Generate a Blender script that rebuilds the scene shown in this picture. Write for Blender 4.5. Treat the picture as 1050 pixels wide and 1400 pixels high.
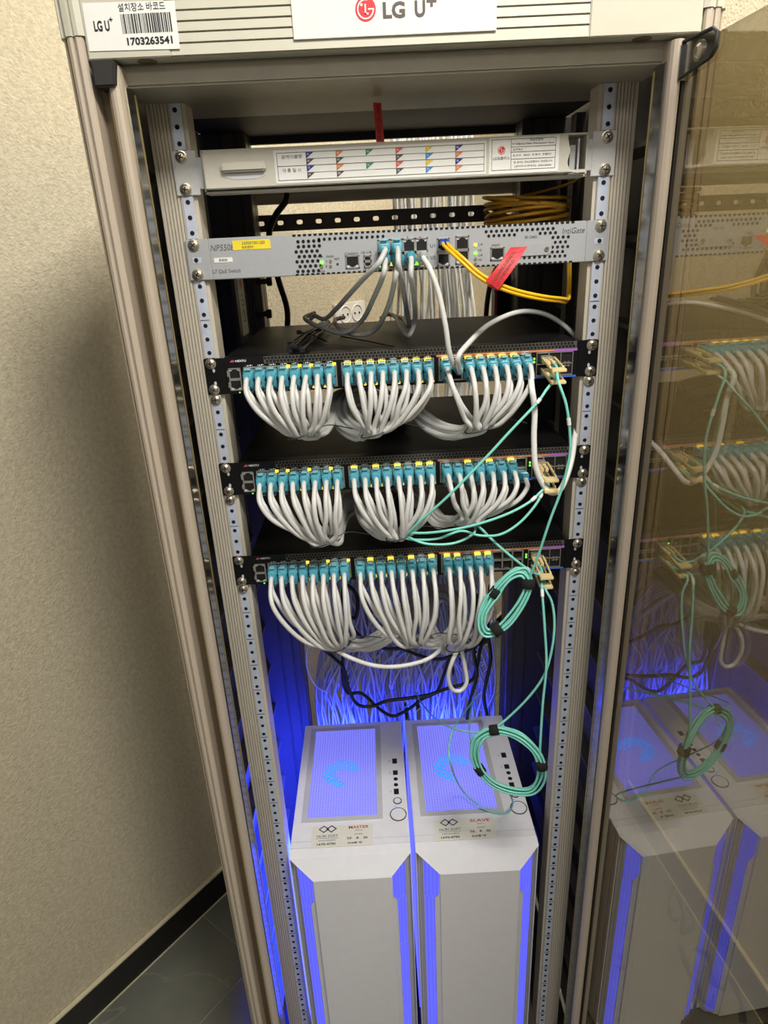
import bpy, bmesh, math, random
from mathutils import Vector, Matrix

# ---------------------------------------------------------------- scene, camera, light
for o in list(bpy.data.objects):
    bpy.data.objects.remove(o)
scene = bpy.context.scene
COL = scene.collection
FZ = 1640.0                       # floor is 1640 mm under the reference hole of the top panel


def W(x, y, z):                   # millimetres in the rack frame -> metres in the world
    return Vector((x / 1000.0, y / 1000.0, (z + FZ) / 1000.0))


FOC = 893.691
CAM = (-37.744, -811.339, -99.243)
RM = ((0.9986497813907942, -0.02661290296910509, -0.044613535207108035),
      (-0.05134987338868757, -0.3757449433806523, -0.9252993721098249),
      (0.007861592146927101, 0.9263409150628226, -0.3766041747637537))
cd = bpy.data.cameras.new('camera')
cam = bpy.data.objects.new('camera', cd)
COL.objects.link(cam)
cd.sensor_fit = 'HORIZONTAL'
cd.sensor_width = 36.0
cd.lens = 36.0 * FOC / 1050.0
cd.clip_start = 0.01
m3 = Matrix((RM[0], tuple(-v for v in RM[1]), tuple(-v for v in RM[2]))).transposed()
cam.matrix_world = Matrix.Translation(W(*CAM)) @ m3.to_4x4()
scene.camera = cam

vs = scene.view_settings
vs.view_transform = 'Standard'
vs.look = 'None'
vs.gamma = 1.0
vs.use_curve_mapping = False
vs.exposure = -0.05

world = bpy.data.worlds.new('world')
scene.world = world
world.use_nodes = True
bg = world.node_tree.nodes['Background']
bg.inputs[0].default_value = (1.0, 0.95, 0.88, 1)
bg.inputs[1].default_value = 0.24


def area(name, loc, target, size, size_y, power, color):
    ld = bpy.data.lights.new(name, 'AREA')
    ld.shape = 'RECTANGLE'
    ld.size = size
    ld.size_y = size_y
    ld.energy = power
    ld.color = color
    o = bpy.data.objects.new(name, ld)
    COL.objects.link(o)
    o.location = W(*loc)
    d = W(*target) - W(*loc)
    o.rotation_euler = d.to_track_quat('-Z', 'Y').to_euler()
    return o


area('overhead_light', (330, -900, 900), (330, -901, 0), 0.45, 0.35, 38, (1.0, 0.965, 0.905))
area('overhead_light', (330, 330, 900), (330, 331, 0), 0.35, 0.35, 22, (1.0, 0.96, 0.895))
area('overhead_light', (-150, -2500, 900), (-150, -2300, 0), 1.2, 0.6, 13, (1.0, 0.96, 0.9))  # added fill far in front, brightens the rack interior and rear cables


# ---------------------------------------------------------------- projection helpers (millimetres)
def ray(u, v):
    d = ((u - 525.0) / FOC, (v - 700.0) / FOC, 1.0)
    return tuple(sum(RM[k][i] * d[k] for k in range(3)) for i in range(3))


def at(u, v, Y):
    d = ray(u, v)
    t = (Y - CAM[1]) / d[1]
    return tuple(CAM[i] + d[i] * t for i in range(3))


def atz(u, v, Z):
    d = ray(u, v)
    t = (Z - CAM[2]) / d[2]
    return tuple(CAM[i] + d[i] * t for i in range(3))


def atx(u, v, X):
    d = ray(u, v)
    t = (X - CAM[0]) / d[0]
    return tuple(CAM[i] + d[i] * t for i in range(3))


# ---------------------------------------------------------------- materials
def s2l(c):
    return c / 12.92 if c <= 0.04045 else ((c + 0.055) / 1.055) ** 2.4


def rgb(r, g, b):
    return (s2l(r / 255.0), s2l(g / 255.0), s2l(b / 255.0), 1.0)


def mat(name, col, rough=0.5, metal=0.0, var=0.06, scale=60.0, bump=0.0, bscale=300.0,
        emit=None, estr=0.0, stretch=(1, 1, 1), trans=0.0, spec=0.5):
    m = bpy.data.materials.new(name)
    m.use_nodes = True
    nt = m.node_tree
    b = nt.nodes['Principled BSDF']
    b.inputs['Roughness'].default_value = rough
    b.inputs['Metallic'].default_value = metal
    b.inputs['Specular IOR Level'].default_value = spec
    if trans:
        b.inputs['Transmission Weight'].default_value = trans
    tc = nt.nodes.new('ShaderNodeTexCoord')
    mp = nt.nodes.new('ShaderNodeMapping')
    mp.inputs['Scale'].default_value = stretch
    nt.links.new(tc.outputs['Object'], mp.inputs[0])
    if var:
        n = nt.nodes.new('ShaderNodeTexNoise')
        n.inputs['Scale'].default_value = scale
        n.inputs['Detail'].default_value = 4
        nt.links.new(mp.outputs[0], n.inputs['Vector'])
        mr = nt.nodes.new('ShaderNodeMapRange')
        mr.inputs['From Min'].default_value = 0.3
        mr.inputs['From Max'].default_value = 0.7
        mr.inputs['To Min'].default_value = 1 - var
        mr.inputs['To Max'].default_value = 1 + var
        nt.links.new(n.outputs['Fac'], mr.inputs['Value'])
        mx = nt.nodes.new('ShaderNodeVectorMath')
        mx.operation = 'SCALE'
        mx.inputs[0].default_value = col[:3]
        nt.links.new(mr.outputs[0], mx.inputs['Scale'])
        nt.links.new(mx.outputs[0], b.inputs['Base Color'])
    else:
        b.inputs['Base Color'].default_value = col
    if bump:
        n2 = nt.nodes.new('ShaderNodeTexNoise')
        n2.inputs['Scale'].default_value = bscale
        n2.inputs['Detail'].default_value = 5
        nt.links.new(mp.outputs[0], n2.inputs['Vector'])
        bp = nt.nodes.new('ShaderNodeBump')
        bp.inputs['Strength'].default_value = bump
        bp.inputs['Distance'].default_value = 0.002
        nt.links.new(n2.outputs['Fac'], bp.inputs['Height'])
        nt.links.new(bp.outputs[0], b.inputs['Normal'])
    if emit:
        b.inputs['Emission Color'].default_value = emit
        b.inputs['Emission Strength'].default_value = estr
    return m


M = {}
M['wall'] = mat('wallpaper', rgb(196, 185, 158), 0.85, var=0.13, scale=130, bump=0.9, bscale=240)
M['baseboard'] = mat('black_baseboard', rgb(24, 23, 22), 0.3, var=0.1)
M['bead'] = mat('sealant_bead', rgb(200, 190, 160), 0.6)
M['grout'] = mat('grout', rgb(150, 146, 132), 0.9)
M['cap'] = mat('cap_plastic', rgb(192, 189, 172), 0.45, var=0.02)
M['post'] = mat('anodised_post', rgb(186, 173, 156), 0.4, metal=0.1, var=0.06, scale=30, stretch=(1, 1, 0.03))
M['rail'] = mat('rail_extrusion', rgb(196, 188, 172), 0.42, metal=0.08, var=0.015, scale=60, stretch=(1, 1, 0.05))
M['groove'] = mat('groove_brown', rgb(120, 104, 82), 0.5, metal=0.3)
M['gold'] = mat('gold_bead', rgb(190, 168, 110), 0.3, metal=0.7)
M['trim'] = mat('steel_trim', rgb(150, 150, 148), 0.18, metal=1.0, var=0.15, scale=14, stretch=(0.2, 0.2, 3))
M['zinc'] = mat('zinc_strip', rgb(204, 212, 228), 0.35, metal=0.3, var=0.08, scale=80)
M['zincplate'] = mat('zinc_plate', rgb(212, 212, 210), 0.45, metal=0.25, var=0.05, scale=500)
M['screw'] = mat('nickel_screw', rgb(214, 204, 186), 0.25, metal=0.9)
M['black'] = mat('black_hole', rgb(8, 8, 8), 0.8, var=0.0)
M['rubber'] = mat('black_rubber', rgb(38, 36, 34), 0.7)
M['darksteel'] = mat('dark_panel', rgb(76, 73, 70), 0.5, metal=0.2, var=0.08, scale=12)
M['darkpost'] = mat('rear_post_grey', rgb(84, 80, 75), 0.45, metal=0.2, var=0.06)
M['rib'] = mat('panel_rib_grey', rgb(124, 119, 110), 0.5, metal=0.1, var=0.06)
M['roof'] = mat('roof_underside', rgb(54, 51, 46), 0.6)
M['header'] = mat('header_bar', rgb(158, 152, 136), 0.42, var=0.05)
M['blackbar'] = mat('black_cable_bar', rgb(84, 76, 76), 0.4, metal=0.3)
M['band'] = mat('brushed_crossbar', rgb(214, 202, 176), 0.5, var=0.25, scale=40, stretch=(0.15, 1, 3))
M['odf'] = mat('panel_plastic', rgb(198, 194, 180), 0.45, var=0.02)
M['paper'] = mat('paper_label', rgb(228, 228, 222), 0.55, var=0.02)
M['plate'] = mat('logo_plate', rgb(226, 224, 214), 0.35, var=0.02)
M['cream'] = mat('cream_sticker', rgb(228, 226, 214), 0.5, var=0.02)
M['ink'] = mat('black_ink', rgb(30, 30, 34), 0.6, var=0)
M['greyink'] = mat('grey_ink', rgb(90, 90, 92), 0.6, var=0)
M['logored'] = mat('logo_red', rgb(206, 44, 52), 0.45, var=0)
M['logogrey'] = mat('logo_grey', rgb(84, 78, 74), 0.45, var=0)
M['redtag'] = mat('red_tag', rgb(208, 44, 48), 0.5, var=0.05)
M['yellowst'] = mat('yellow_sticker', rgb(236, 214, 44), 0.5, var=0.04)
M['silver'] = mat('silver_powder', rgb(178, 180, 182), 0.42, metal=0.3, var=0.03, scale=400)
M['port'] = mat('port_shield', rgb(200, 196, 186), 0.3, metal=0.8)
M['swblack'] = mat('switch_black', rgb(13, 13, 14), 0.4, var=0.1, spec=0.3)
M['swtop'] = mat('switch_lid', rgb(14, 14, 15), 0.5, var=0.12, scale=30, bump=0.1, bscale=600, spec=0.25)
M['hexplate'] = mat('vent_plate', rgb(92, 88, 80), 0.45, metal=0.2)
M['copper'] = mat('copper_stripe', rgb(206, 134, 92), 0.4, var=0.05)
M['purple'] = mat('purple_stripe', rgb(168, 104, 190), 0.4, var=0.05)
M['bluestripe'] = mat('blue_stripe', rgb(60, 110, 214), 0.4, var=0.05)
M['white'] = mat('white_mark', rgb(230, 230, 228), 0.5, var=0)
M['teal'] = mat('teal_plug', rgb(88, 172, 190), 0.25, var=0.2, scale=260, trans=0.3)
M['teallatch'] = mat('teal_latch', rgb(140, 200, 210), 0.25, var=0.08, scale=300, trans=0.3)
M['clear'] = mat('clear_plug', rgb(214, 218, 216), 0.15, trans=0.6)
M['cord'] = mat('grey_cord', rgb(208, 207, 203), 0.42, var=0.03)
M['cord2'] = mat('mid_grey_cord', rgb(190, 190, 188), 0.45, var=0.04)
M['whitecord'] = mat('white_cord', rgb(230, 230, 226), 0.45, var=0.03)
M['blackcord'] = mat('black_cord', rgb(20, 20, 22), 0.4, var=0.1)
M['yellowcord'] = mat('yellow_fiber', rgb(240, 186, 28), 0.4, var=0.04)
M['ochre'] = mat('ochre_fiber', rgb(214, 158, 48), 0.45, var=0.06)
M['aqua'] = mat('aqua_fiber', rgb(126, 208, 192), 0.4, var=0.03)
M['sleeve'] = mat('white_sleeve', rgb(232, 230, 226), 0.5, var=0)
M['velcro'] = mat('black_velcro', rgb(18, 18, 18), 0.9, var=0.2, scale=400)
M['beige'] = mat('beige_bail', rgb(228, 206, 150), 0.4, var=0.04)
M['bluelc'] = mat('blue_connector', rgb(40, 92, 190), 0.35, var=0.05)
M['tie'] = mat('wire_tie', rgb(70, 70, 70), 0.4, metal=0.5)
M['pc'] = mat('white_case', rgb(232, 232, 237), 0.4, var=0.02)
M['pcgrey'] = mat('grey_case_panel', rgb(222, 221, 224), 0.45, var=0.02)
M['pcframe'] = mat('filter_frame', rgb(198, 198, 202), 0.5, var=0.02)
M['glow'] = mat('blue_glow', rgb(60, 60, 220), 0.5, var=0, emit=(0.07, 0.08, 1.0, 1), estr=2.2)
M['cyanglow'] = mat('cyan_glow', rgb(40, 120, 240), 0.5, var=0, emit=(0.02, 0.26, 1.0, 1), estr=1.2)
M['sideglow'] = mat('side_window_glow', rgb(30, 30, 200), 0.4, var=0, emit=(0.02, 0.04, 1.0, 1), estr=30.0)
M['fanglow'] = mat('rear_fan_glow', rgb(30, 30, 200), 0.4, var=0, emit=(0.02, 0.04, 1.0, 1), estr=46.0)
M['ledgreen'] = mat('green_led', rgb(90, 230, 60), 0.4, var=0, emit=(0.15, 1.0, 0.05, 1), estr=3.0)
M['ledyellow'] = mat('yellow_led', rgb(250, 220, 40), 0.4, var=0, emit=(1.0, 0.62, 0.06, 1), estr=1.6)
M['ledoff'] = mat('unlit_led', rgb(120, 120, 80), 0.4, var=0)
M['navy'] = mat('navy_print', rgb(44, 42, 130), 0.5, var=0)
M['orange'] = mat('orange_print', rgb(206, 120, 60), 0.5, var=0)
M['green'] = mat('green_print', rgb(40, 130, 100), 0.5, var=0)
M['redp'] = mat('red_print', rgb(206, 84, 64), 0.5, var=0)
M['yellp'] = mat('yellow_print', rgb(214, 190, 50), 0.5, var=0)
M['bluep'] = mat('blue_print', rgb(50, 130, 200), 0.5, var=0)
M['brownp'] = mat('brown_print', rgb(80, 70, 66), 0.5, var=0)
M['logonavy'] = mat('label_navy', rgb(40, 50, 96), 0.5, var=0)
M['crimson'] = mat('crimson_print', rgb(176, 50, 50), 0.5, var=0)
M['socket'] = mat('white_socket', rgb(226, 224, 218), 0.35, var=0.02)


def tile_material():
    m = mat('marble_tile', rgb(104, 106, 96), 0.3, var=0.22, scale=5)
    nt = m.node_tree
    b = nt.nodes['Principled BSDF']
    tc = nt.nodes.new('ShaderNodeTexCoord')
    n = nt.nodes.new('ShaderNodeTexNoise')
    n.inputs['Scale'].default_value = 2.6
    n.inputs['Detail'].default_value = 8
    n.inputs['Distortion'].default_value = 1.6
    geo = nt.nodes.new('ShaderNodeNewGeometry')
    nt.links.new(geo.outputs['Position'], n.inputs['Vector'])
    r = nt.nodes.new('ShaderNodeValToRGB')
    e = r.color_ramp.elements
    e[0].position = 0.492
    e[0].color = (0, 0, 0, 1)
    e[1].position = 0.5
    e[1].color = (1, 1, 1, 1)
    x = r.color_ramp.elements.new(0.508)
    x.color = (0, 0, 0, 1)
    nt.links.new(n.outputs['Fac'], r.inputs[0])
    mix = nt.nodes.new('ShaderNodeMix')
    mix.data_type = 'RGBA'
    old = b.inputs['Base Color'].links[0].from_socket
    nt.links.new(old, mix.inputs['A'])
    mix.inputs['B'].default_value = rgb(150, 146, 128)
    ml = nt.nodes.new('ShaderNodeMath')
    ml.operation = 'MULTIPLY'
    ml.inputs[1].default_value = 0.35
    nt.links.new(r.outputs[0], ml.inputs[0])
    nt.links.new(ml.outputs[0], mix.inputs['Factor'])
    nt.links.new(mix.outputs['Result'], b.inputs['Base Color'])
    return m


M['tile'] = tile_material()


def glass_material():
    m = bpy.data.materials.new('smoked_glass')
    m.use_nodes = True
    nt = m.node_tree
    nt.nodes.remove(nt.nodes['Principled BSDF'])
    out = nt.nodes['Material Output']
    lw = nt.nodes.new('ShaderNodeLayerWeight')
    lw.inputs['Blend'].default_value = 0.5
    pw = nt.nodes.new('ShaderNodeMath')
    pw.operation = 'POWER'
    pw.inputs[1].default_value = 3.0
    nt.links.new(lw.outputs['Facing'], pw.inputs[0])
    fr = nt.nodes.new('ShaderNodeMath')
    fr.operation = 'MULTIPLY_ADD'
    fr.inputs[1].default_value = 1.05
    fr.inputs[2].default_value = 0.07
    nt.links.new(pw.outputs[0], fr.inputs[0])
    tr = nt.nodes.new('ShaderNodeBsdfTransparent')
    tr.inputs[0].default_value = (0.60, 0.56, 0.44, 1)
    gl = nt.nodes.new('ShaderNodeBsdfGlossy')
    gl.inputs['Color'].default_value = (1, 0.97, 0.9, 1)
    gl.inputs['Roughness'].default_value = 0.0
    mx = nt.nodes.new('ShaderNodeMixShader')
    nt.links.new(fr.outputs[0], mx.inputs[0])
    nt.links.new(tr.outputs[0], mx.inputs[1])
    nt.links.new(gl.outputs[0], mx.inputs[2])
    nt.links.new(mx.outputs[0], out.inputs[0])
    return m


M['glass'] = glass_material()


def perforated_glow(name, base, emitcol, estr, sc, solid):
    """white perforated sheet: the lamp behind shows through the holes"""
    m = bpy.data.materials.new(name)
    m.use_nodes = True
    nt = m.node_tree
    b = nt.nodes['Principled BSDF']
    b.inputs['Base Color'].default_value = base
    b.inputs['Roughness'].default_value = 0.5
    tc = nt.nodes.new('ShaderNodeTexCoord')
    v = nt.nodes.new('ShaderNodeTexVoronoi')
    v.inputs['Scale'].default_value = sc
    v.inputs['Randomness'].default_value = 0.05
    nt.links.new(tc.outputs['Object'], v.inputs['Vector'])
    mr = nt.nodes.new('ShaderNodeMapRange')
    mr.inputs['From Min'].default_value = 0.25
    mr.inputs['From Max'].default_value = 0.55
    mr.inputs['To Min'].default_value = 1.0
    mr.inputs['To Max'].default_value = solid
    nt.links.new(v.outputs['Distance'], mr.inputs['Value'])
    ml = nt.nodes.new('ShaderNodeMath')
    ml.operation = 'MULTIPLY'
    ml.inputs[1].default_value = estr
    nt.links.new(mr.outputs[0], ml.inputs[0])
    b.inputs['Emission Color'].default_value = emitcol
    nt.links.new(ml.outputs[0], b.inputs['Emission Strength'])
    return m


M['filter'] = perforated_glow('glowing_filter_mesh', rgb(120, 120, 170), (0.2, 0.21, 1.0, 1), 1.15, 210, 0.5)
M['stripglow'] = perforated_glow('glowing_front_mesh', rgb(60, 60, 140), (0.12, 0.13, 1.0, 1), 1.35, 400, 0.6)


def perforated(name, base, hole, sc):
    m = bpy.data.materials.new(name)
    m.use_nodes = True
    nt = m.node_tree
    b = nt.nodes['Principled BSDF']
    b.inputs['Roughness'].default_value = 0.5
    tc = nt.nodes.new('ShaderNodeTexCoord')
    v = nt.nodes.new('ShaderNodeTexVoronoi')
    v.inputs['Scale'].default_value = sc
    v.inputs['Randomness'].default_value = 0.0
    nt.links.new(tc.outputs['Object'], v.inputs['Vector'])
    r = nt.nodes.new('ShaderNodeValToRGB')
    e = r.color_ramp.elements
    e[0].position = 0.33
    e[0].color = hole
    e[1].position = 0.42
    e[1].color = base
    nt.links.new(v.outputs['Distance'], r.inputs[0])
    nt.links.new(r.outputs[0], b.inputs['Base Color'])
    return m


M['pcmesh'] = perforated('white_perforated_mesh', rgb(206, 205, 210), rgb(110, 110, 128), 330)


# ---------------------------------------------------------------- mesh building (millimetres)
class MB:
    def __init__(self):
        self.v, self.f, self.m, self.s = [], [], [], []

    def add(self, vs, fs, mi=0, smooth=False):
        n = len(self.v)
        self.v += [tuple(v) for v in vs]
        self.f += [tuple(i + n for i in f) for f in fs]
        self.m += [mi] * len(fs)
        self.s += [smooth] * len(fs)
        return self

    def box(self, x0, x1, y0, y1, z0, z1, mi=0):
        x0, x1 = min(x0, x1), max(x0, x1)
        y0, y1 = min(y0, y1), max(y0, y1)
        z0, z1 = min(z0, z1), max(z0, z1)
        vs = [(x, y, z) for z in (z0, z1) for y in (y0, y1) for x in (x0, x1)]
        fs = [(0, 2, 3, 1), (4, 5, 7, 6), (0, 1, 5, 4), (2, 6, 7, 3), (0, 4, 6, 2), (1, 3, 7, 5)]
        return self.add(vs, fs, mi)

    def prism(self, poly, axis, a, b, mi=0, smooth=False):
        """poly of 2D points; axis 'z': (x,y) swept in z; 'y': (x,z) swept in y; 'x': (y,z) swept in x"""
        def p3(p, t):
            return {'z': (p[0], p[1], t), 'y': (p[0], t, p[1]), 'x': (t, p[0], p[1])}[axis]
        n = len(poly)
        area2 = sum(poly[i][0] * poly[(i + 1) % n][1] - poly[(i + 1) % n][0] * poly[i][1] for i in range(n))
        if area2 < 0:
            poly = poly[::-1]
        vs = [p3(p, a) for p in poly] + [p3(p, b) for p in poly]
        side = [(i, (i + 1) % n, n + (i + 1) % n, n + i) for i in range(n)]
        caps = [tuple(range(n))[::-1], tuple(range(n, 2 * n))]
        flip = (axis == 'y') != (b < a)
        if flip:
            side = [f[::-1] for f in side]
            caps = [f[::-1] for f in caps]
        self.add(vs, side, mi, smooth)
        self.add(vs, caps, mi)
        return self

    def disc(self, c, r, n=10, axis='y', t=0.3, mi=0, r2=None):
        pts = [(math.cos(2 * math.pi * i / n) * r, math.sin(2 * math.pi * i / n) * (r2 or r)) for i in range(n)]
        if axis == 'y':
            return self.prism([(c[0] + p[0], c[2] + p[1]) for p in pts], 'y', c[1] - t, c[1] + t, mi)
        if axis == 'z':
            return self.prism([(c[0] + p[0], c[1] + p[1]) for p in pts], 'z', c[2] - t, c[2] + t, mi)
        return self.prism([(c[1] + p[0], c[2] + p[1]) for p in pts], 'x', c[0] - t, c[0] + t, mi)

    def tube(self, pts, r, sides=8, mi=0, rs=None, closed=False, caps=True):
        P = [Vector(p) for p in pts]
        n = len(P)
        T = []
        for i in range(n):
            if closed:
                t = P[(i + 1) % n] - P[i - 1]
            else:
                t = P[min(i + 1, n - 1)] - P[max(i - 1, 0)]
            T.append(t.normalized() if t.length > 1e-9 else Vector((0, 0, 1)))
        up = Vector((0, 0, 1)) if abs(T[0].z) < 0.9 else Vector((1, 0, 0))
        N = (up - T[0] * up.dot(T[0])).normalized()
        vs = []
        for i in range(n):
            N = (N - T[i] * N.dot(T[i]))
            N = N.normalized() if N.length > 1e-9 else T[i].orthogonal().normalized()
            B = T[i].cross(N)
            rr = rs[i] if rs else r
            for k in range(sides):
                a = 2 * math.pi * k / sides
                vs.append(P[i] + N * (math.cos(a) * rr) + B * (math.sin(a) * rr))
        fs = []
        m = n if closed else n - 1
        for i in range(m):
            j = (i + 1) % n
            for k in range(sides):
                k2 = (k + 1) % sides
                fs.append((i * sides + k, i * sides + k2, j * sides + k2, j * sides + k))
        self.add(vs, fs, mi, True)
        if not closed and caps:
            self.add(vs, [tuple(range(sides))[::-1], tuple(range((n - 1) * sides, n * sides))], mi)
        return self

    def quad(self, o, u, v, mi=0, t=0.3):
        """thin slab: corner o, edges u and v, thickness t along the normal u x v"""
        o, u, v = Vector(o), Vector(u), Vector(v)
        n = u.cross(v).normalized() * t
        b = [o, o + u, o + u + v, o + v]
        vs = b + [p + n for p in b]
        fs = [(3, 2, 1, 0), (4, 5, 6, 7), (0, 1, 5, 4), (1, 2, 6, 5), (2, 3, 7, 6), (3, 0, 4, 7)]
        if t < 0:
            fs = [f[::-1] for f in fs]
        return self.add(vs, fs, mi)

    def mesh(self, name, mats, origin, bevel=0.0):
        me = bpy.data.meshes.new(name)
        o = Vector(origin)
        me.from_pydata([tuple((Vector(v) - o) / 1000.0) for v in self.v], [], self.f)
        for mm in (mats if isinstance(mats, (list, tuple)) else [mats]):
            me.materials.append(M[mm])
        me.polygons.foreach_set('material_index', self.m)
        me.polygons.foreach_set('use_smooth', self.s)
        if bevel:
            bm = bmesh.new()
            bm.from_mesh(me)
            bmesh.ops.remove_doubles(bm, verts=bm.verts, dist=1e-6)
            ed = [e for e in bm.edges if len(e.link_faces) == 2 and e.calc_face_angle(0) > 0.6]
            bmesh.ops.bevel(bm, geom=ed, offset=bevel / 1000.0, segments=2, affect='EDGES', clamp_overlap=True)
            bm.to_mesh(me)
            bm.free()
        me.update()
        return me

    def build(self, name, mats, parent=None, bevel=0.0, kind=None, origin=None):
        if origin is None:
            xs = [v[0] for v in self.v]
            ys = [v[1] for v in self.v]
            zs = [v[2] for v in self.v]
            origin = ((min(xs) + max(xs)) / 2, (min(ys) + max(ys)) / 2, min(zs))
        me = self.mesh(name, mats, origin, bevel)
        return link(name, me, origin, parent, kind)


ORG = {}


def link(name, me, origin, parent=None, kind=None, rot=None):
    o = bpy.data.objects.new(name, me)
    COL.objects.link(o)
    ORG[o] = Vector(origin)
    if parent:
        o.parent = parent
        o.location = (Vector(origin) - ORG[parent]) / 1000.0
    else:
        o.location = W(*origin)
    if rot:
        o.rotation_euler = rot
    if kind:
        o['kind'] = kind
    return o


def thing(name, label, cat, base, group=None):
    o = link(name, None, base)
    o.empty_display_size = 0.02
    return tag(o, label, cat, group)


def tag(o, label, cat, group=None):
    o['label'] = label
    o['category'] = cat
    if group:
        o['group'] = group
    return o


def spline(pts, per=7, closed=False):
    P = [Vector(p) for p in pts]
    n = len(P)
    out = []
    rng = n if closed else n - 1
    for i in range(rng):
        p1, p2 = P[i], P[(i + 1) % n]
        p0 = P[i - 1] if (closed or i > 0) else p1 * 2 - p2
        p3 = P[(i + 2) % n] if (closed or i + 2 < n) else p2 * 2 - p1
        for k in range(per):
            t = k / per
            out.append(0.5 * ((2 * p1) + (p2 - p0) * t + (2 * p0 - 5 * p1 + 4 * p2 - p3) * t * t
                              + (3 * p1 - p0 - 3 * p2 + p3) * t ** 3))
    if not closed:
        out.append(P[-1])
    return out


TEXTS = {}


def text_mesh(s, shear=0.0, bold=0.0):
    key = (s, shear, bold)
    if key not in TEXTS:
        cu = bpy.data.curves.new('lettering', 'FONT')
        cu.body = s
        cu.size = 1.0
        cu.shear = shear
        cu.offset = bold
        cu.align_x = 'CENTER'
        cu.align_y = 'CENTER'
        cu.resolution_u = 3
        o = bpy.data.objects.new('lettering', cu)
        COL.objects.link(o)
        dg = bpy.context.evaluated_depsgraph_get()
        me = bpy.data.meshes.new_from_object(o.evaluated_get(dg))
        vs = [v.co.copy() for v in me.vertices]
        fs = [tuple(p.vertices) for p in me.polygons]
        bpy.data.objects.remove(o)
        bpy.data.curves.remove(cu)
        bpy.data.meshes.remove(me)
        TEXTS[key] = (vs, fs)
    return TEXTS[key]


def put_text(mb, s, c, h, right=(1, 0, 0), up=(0, 0, 1), width=None, shear=0.0, bold=0.0, mi=0, lift=0.35):
    """flat print centred on c, capital height h, optional total width"""
    vs, fs = text_mesh(s, shear, bold)
    if not vs:
        return
    x0, x1 = min(v.x for v in vs), max(v.x for v in vs)
    y0, y1 = min(v.y for v in vs), max(v.y for v in vs)
    sy = h / max(0.3, min(0.9, y1 - y0))
    sx = width / (x1 - x0) if width else sy
    R, U, c = Vector(right), Vector(up), Vector(c)
    n = R.cross(U).normalized() * lift
    mb.add([c + n + R * ((v.x - (x0 + x1) / 2) * sx) + U * ((v.y - (y0 + y1) / 2) * sy) for v in vs], fs, mi)


random.seed(7)
ORD = ['first', 'second', 'third', 'fourth', 'fifth', 'sixth', 'seventh', 'eighth']
# ================================================================ SETTING
D1 = Vector((0.629, 0.7774, 0)).normalized()      # along the left wall, away from the viewer
D2 = Vector((0.7774, -0.629, 0)).normalized()     # away from the left wall, into the room


def fl(s, t, z=-FZ):
    p = D1 * s + D2 * t
    return (p.x, p.y, z)


mb = MB()
mb.quad(fl(-1700, -660, -FZ - 12), D2 * 2600, D1 * 3600, t=10)
floor = mb.build('floor', 'grout', kind='structure')
cache = {}
for i in range(-3, 4):
    for j in range(-1, 4):
        s0, t0 = -67 + 600 * i, -435 + 600 * j
        s1, t1 = s0 + 600, t0 + 600
        t0 = max(t0, -645)
        if s1 < -1700 or s0 > 1900 or t0 > 1900:
            continue
        dims = (s1 - s0, t1 - t0)
        o_ = fl(s0 + 1.5, t0 + 1.5, -FZ - 2)
        if dims not in cache:
            b = MB()
            b.quad(o_, D2 * (dims[1] - 3), D1 * (dims[0] - 3), t=2)
            cache[dims] = b.mesh('tile', 'tile', o_, 0.6)
        link('tile', cache[dims], o_, floor)


def wall(name, a, b, n, h=2600, th=60):
    """vertical slab from floor point a to b, room side normal n"""
    a, b, n = Vector(a), Vector(b), Vector(n)
    m_ = MB()
    vs = [a, b, b - n * th, a - n * th]
    vs = [(v.x, v.y, -FZ) for v in vs] + [(v.x, v.y, -FZ + h) for v in vs]
    m_.add(vs, [(0, 3, 2, 1), (4, 5, 6, 7), (0, 1, 5, 4), (1, 2, 6, 5), (2, 3, 7, 6), (3, 0, 4, 7)])
    o = m_.build(name, 'wall', kind='structure')
    return o


LW0, LW1 = Vector(fl(-1700, -645)), Vector(fl(1600, -645))
wall('wall_left', LW0, LW1, D2)
m_ = MB()
a = Vector(fl(-1700, -631, -FZ))
m_.quad(fl(-1700, -631, -FZ), D1 * 3290, (0, 0, 78), t=-14)
bb = m_.build('baseboard_left', 'baseboard', kind='structure')
m_ = MB()
m_.quad(fl(-1700, -633, -FZ + 78), D1 * 3290, (0, 0, 4), t=-10)
m_.quad(fl(-1700, -631, -FZ), D1 * 3290, (0, 0, 2.5), t=2.5)
m_.build('sealant_bead', 'bead', bb)

RD = Vector((70.7, -551.8, 0)).normalized()        # right wall, towards the viewer
RN = Vector((-RD.y, RD.x, 0)) * -1                 # room side
if RN.x > 0:
    RN = -RN
R0 = Vector((638 - 70.7 * 1.86, 590 + 551.8 * 1.86, -FZ))
R1 = Vector((638 + 70.7 * 4.2, 590 - 551.8 * 4.2, -FZ))
wall('wall_right', R0 - RN * 14, R1 - RN * 14, RN)
m_ = MB()
L_ = (R1 - R0).length
m_.quad(R0, RD * L_, (0, 0, 80), t=14 if RD.cross(Vector((0, 0, 1))).dot(RN) < 0 else -14)
bb = m_.build('baseboard_right', 'baseboard', kind='structure')
m_ = MB()
sg = -1 if RD.cross(Vector((0, 0, 1))).dot(RN) < 0 else 1
m_.quad(R0 - RN * 3 + Vector((0, 0, 80)), RD * L_, (0, 0, 4.5), t=-sg * 9)
m_.quad(R0, RD * L_, (0, 0, 2.5), t=sg * 2.5)
m_.build('sealant_bead', 'bead', bb)

# ================================================================ RACK
rack = thing('server_rack', 'tall beige aluminium server rack with an open smoked glass door', 'rack', (0, 160, -FZ))
ZB = -1545.0                                       # rack floor


def mir(poly, s):
    return [(p[0] * s, p[1]) for p in poly]


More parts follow.
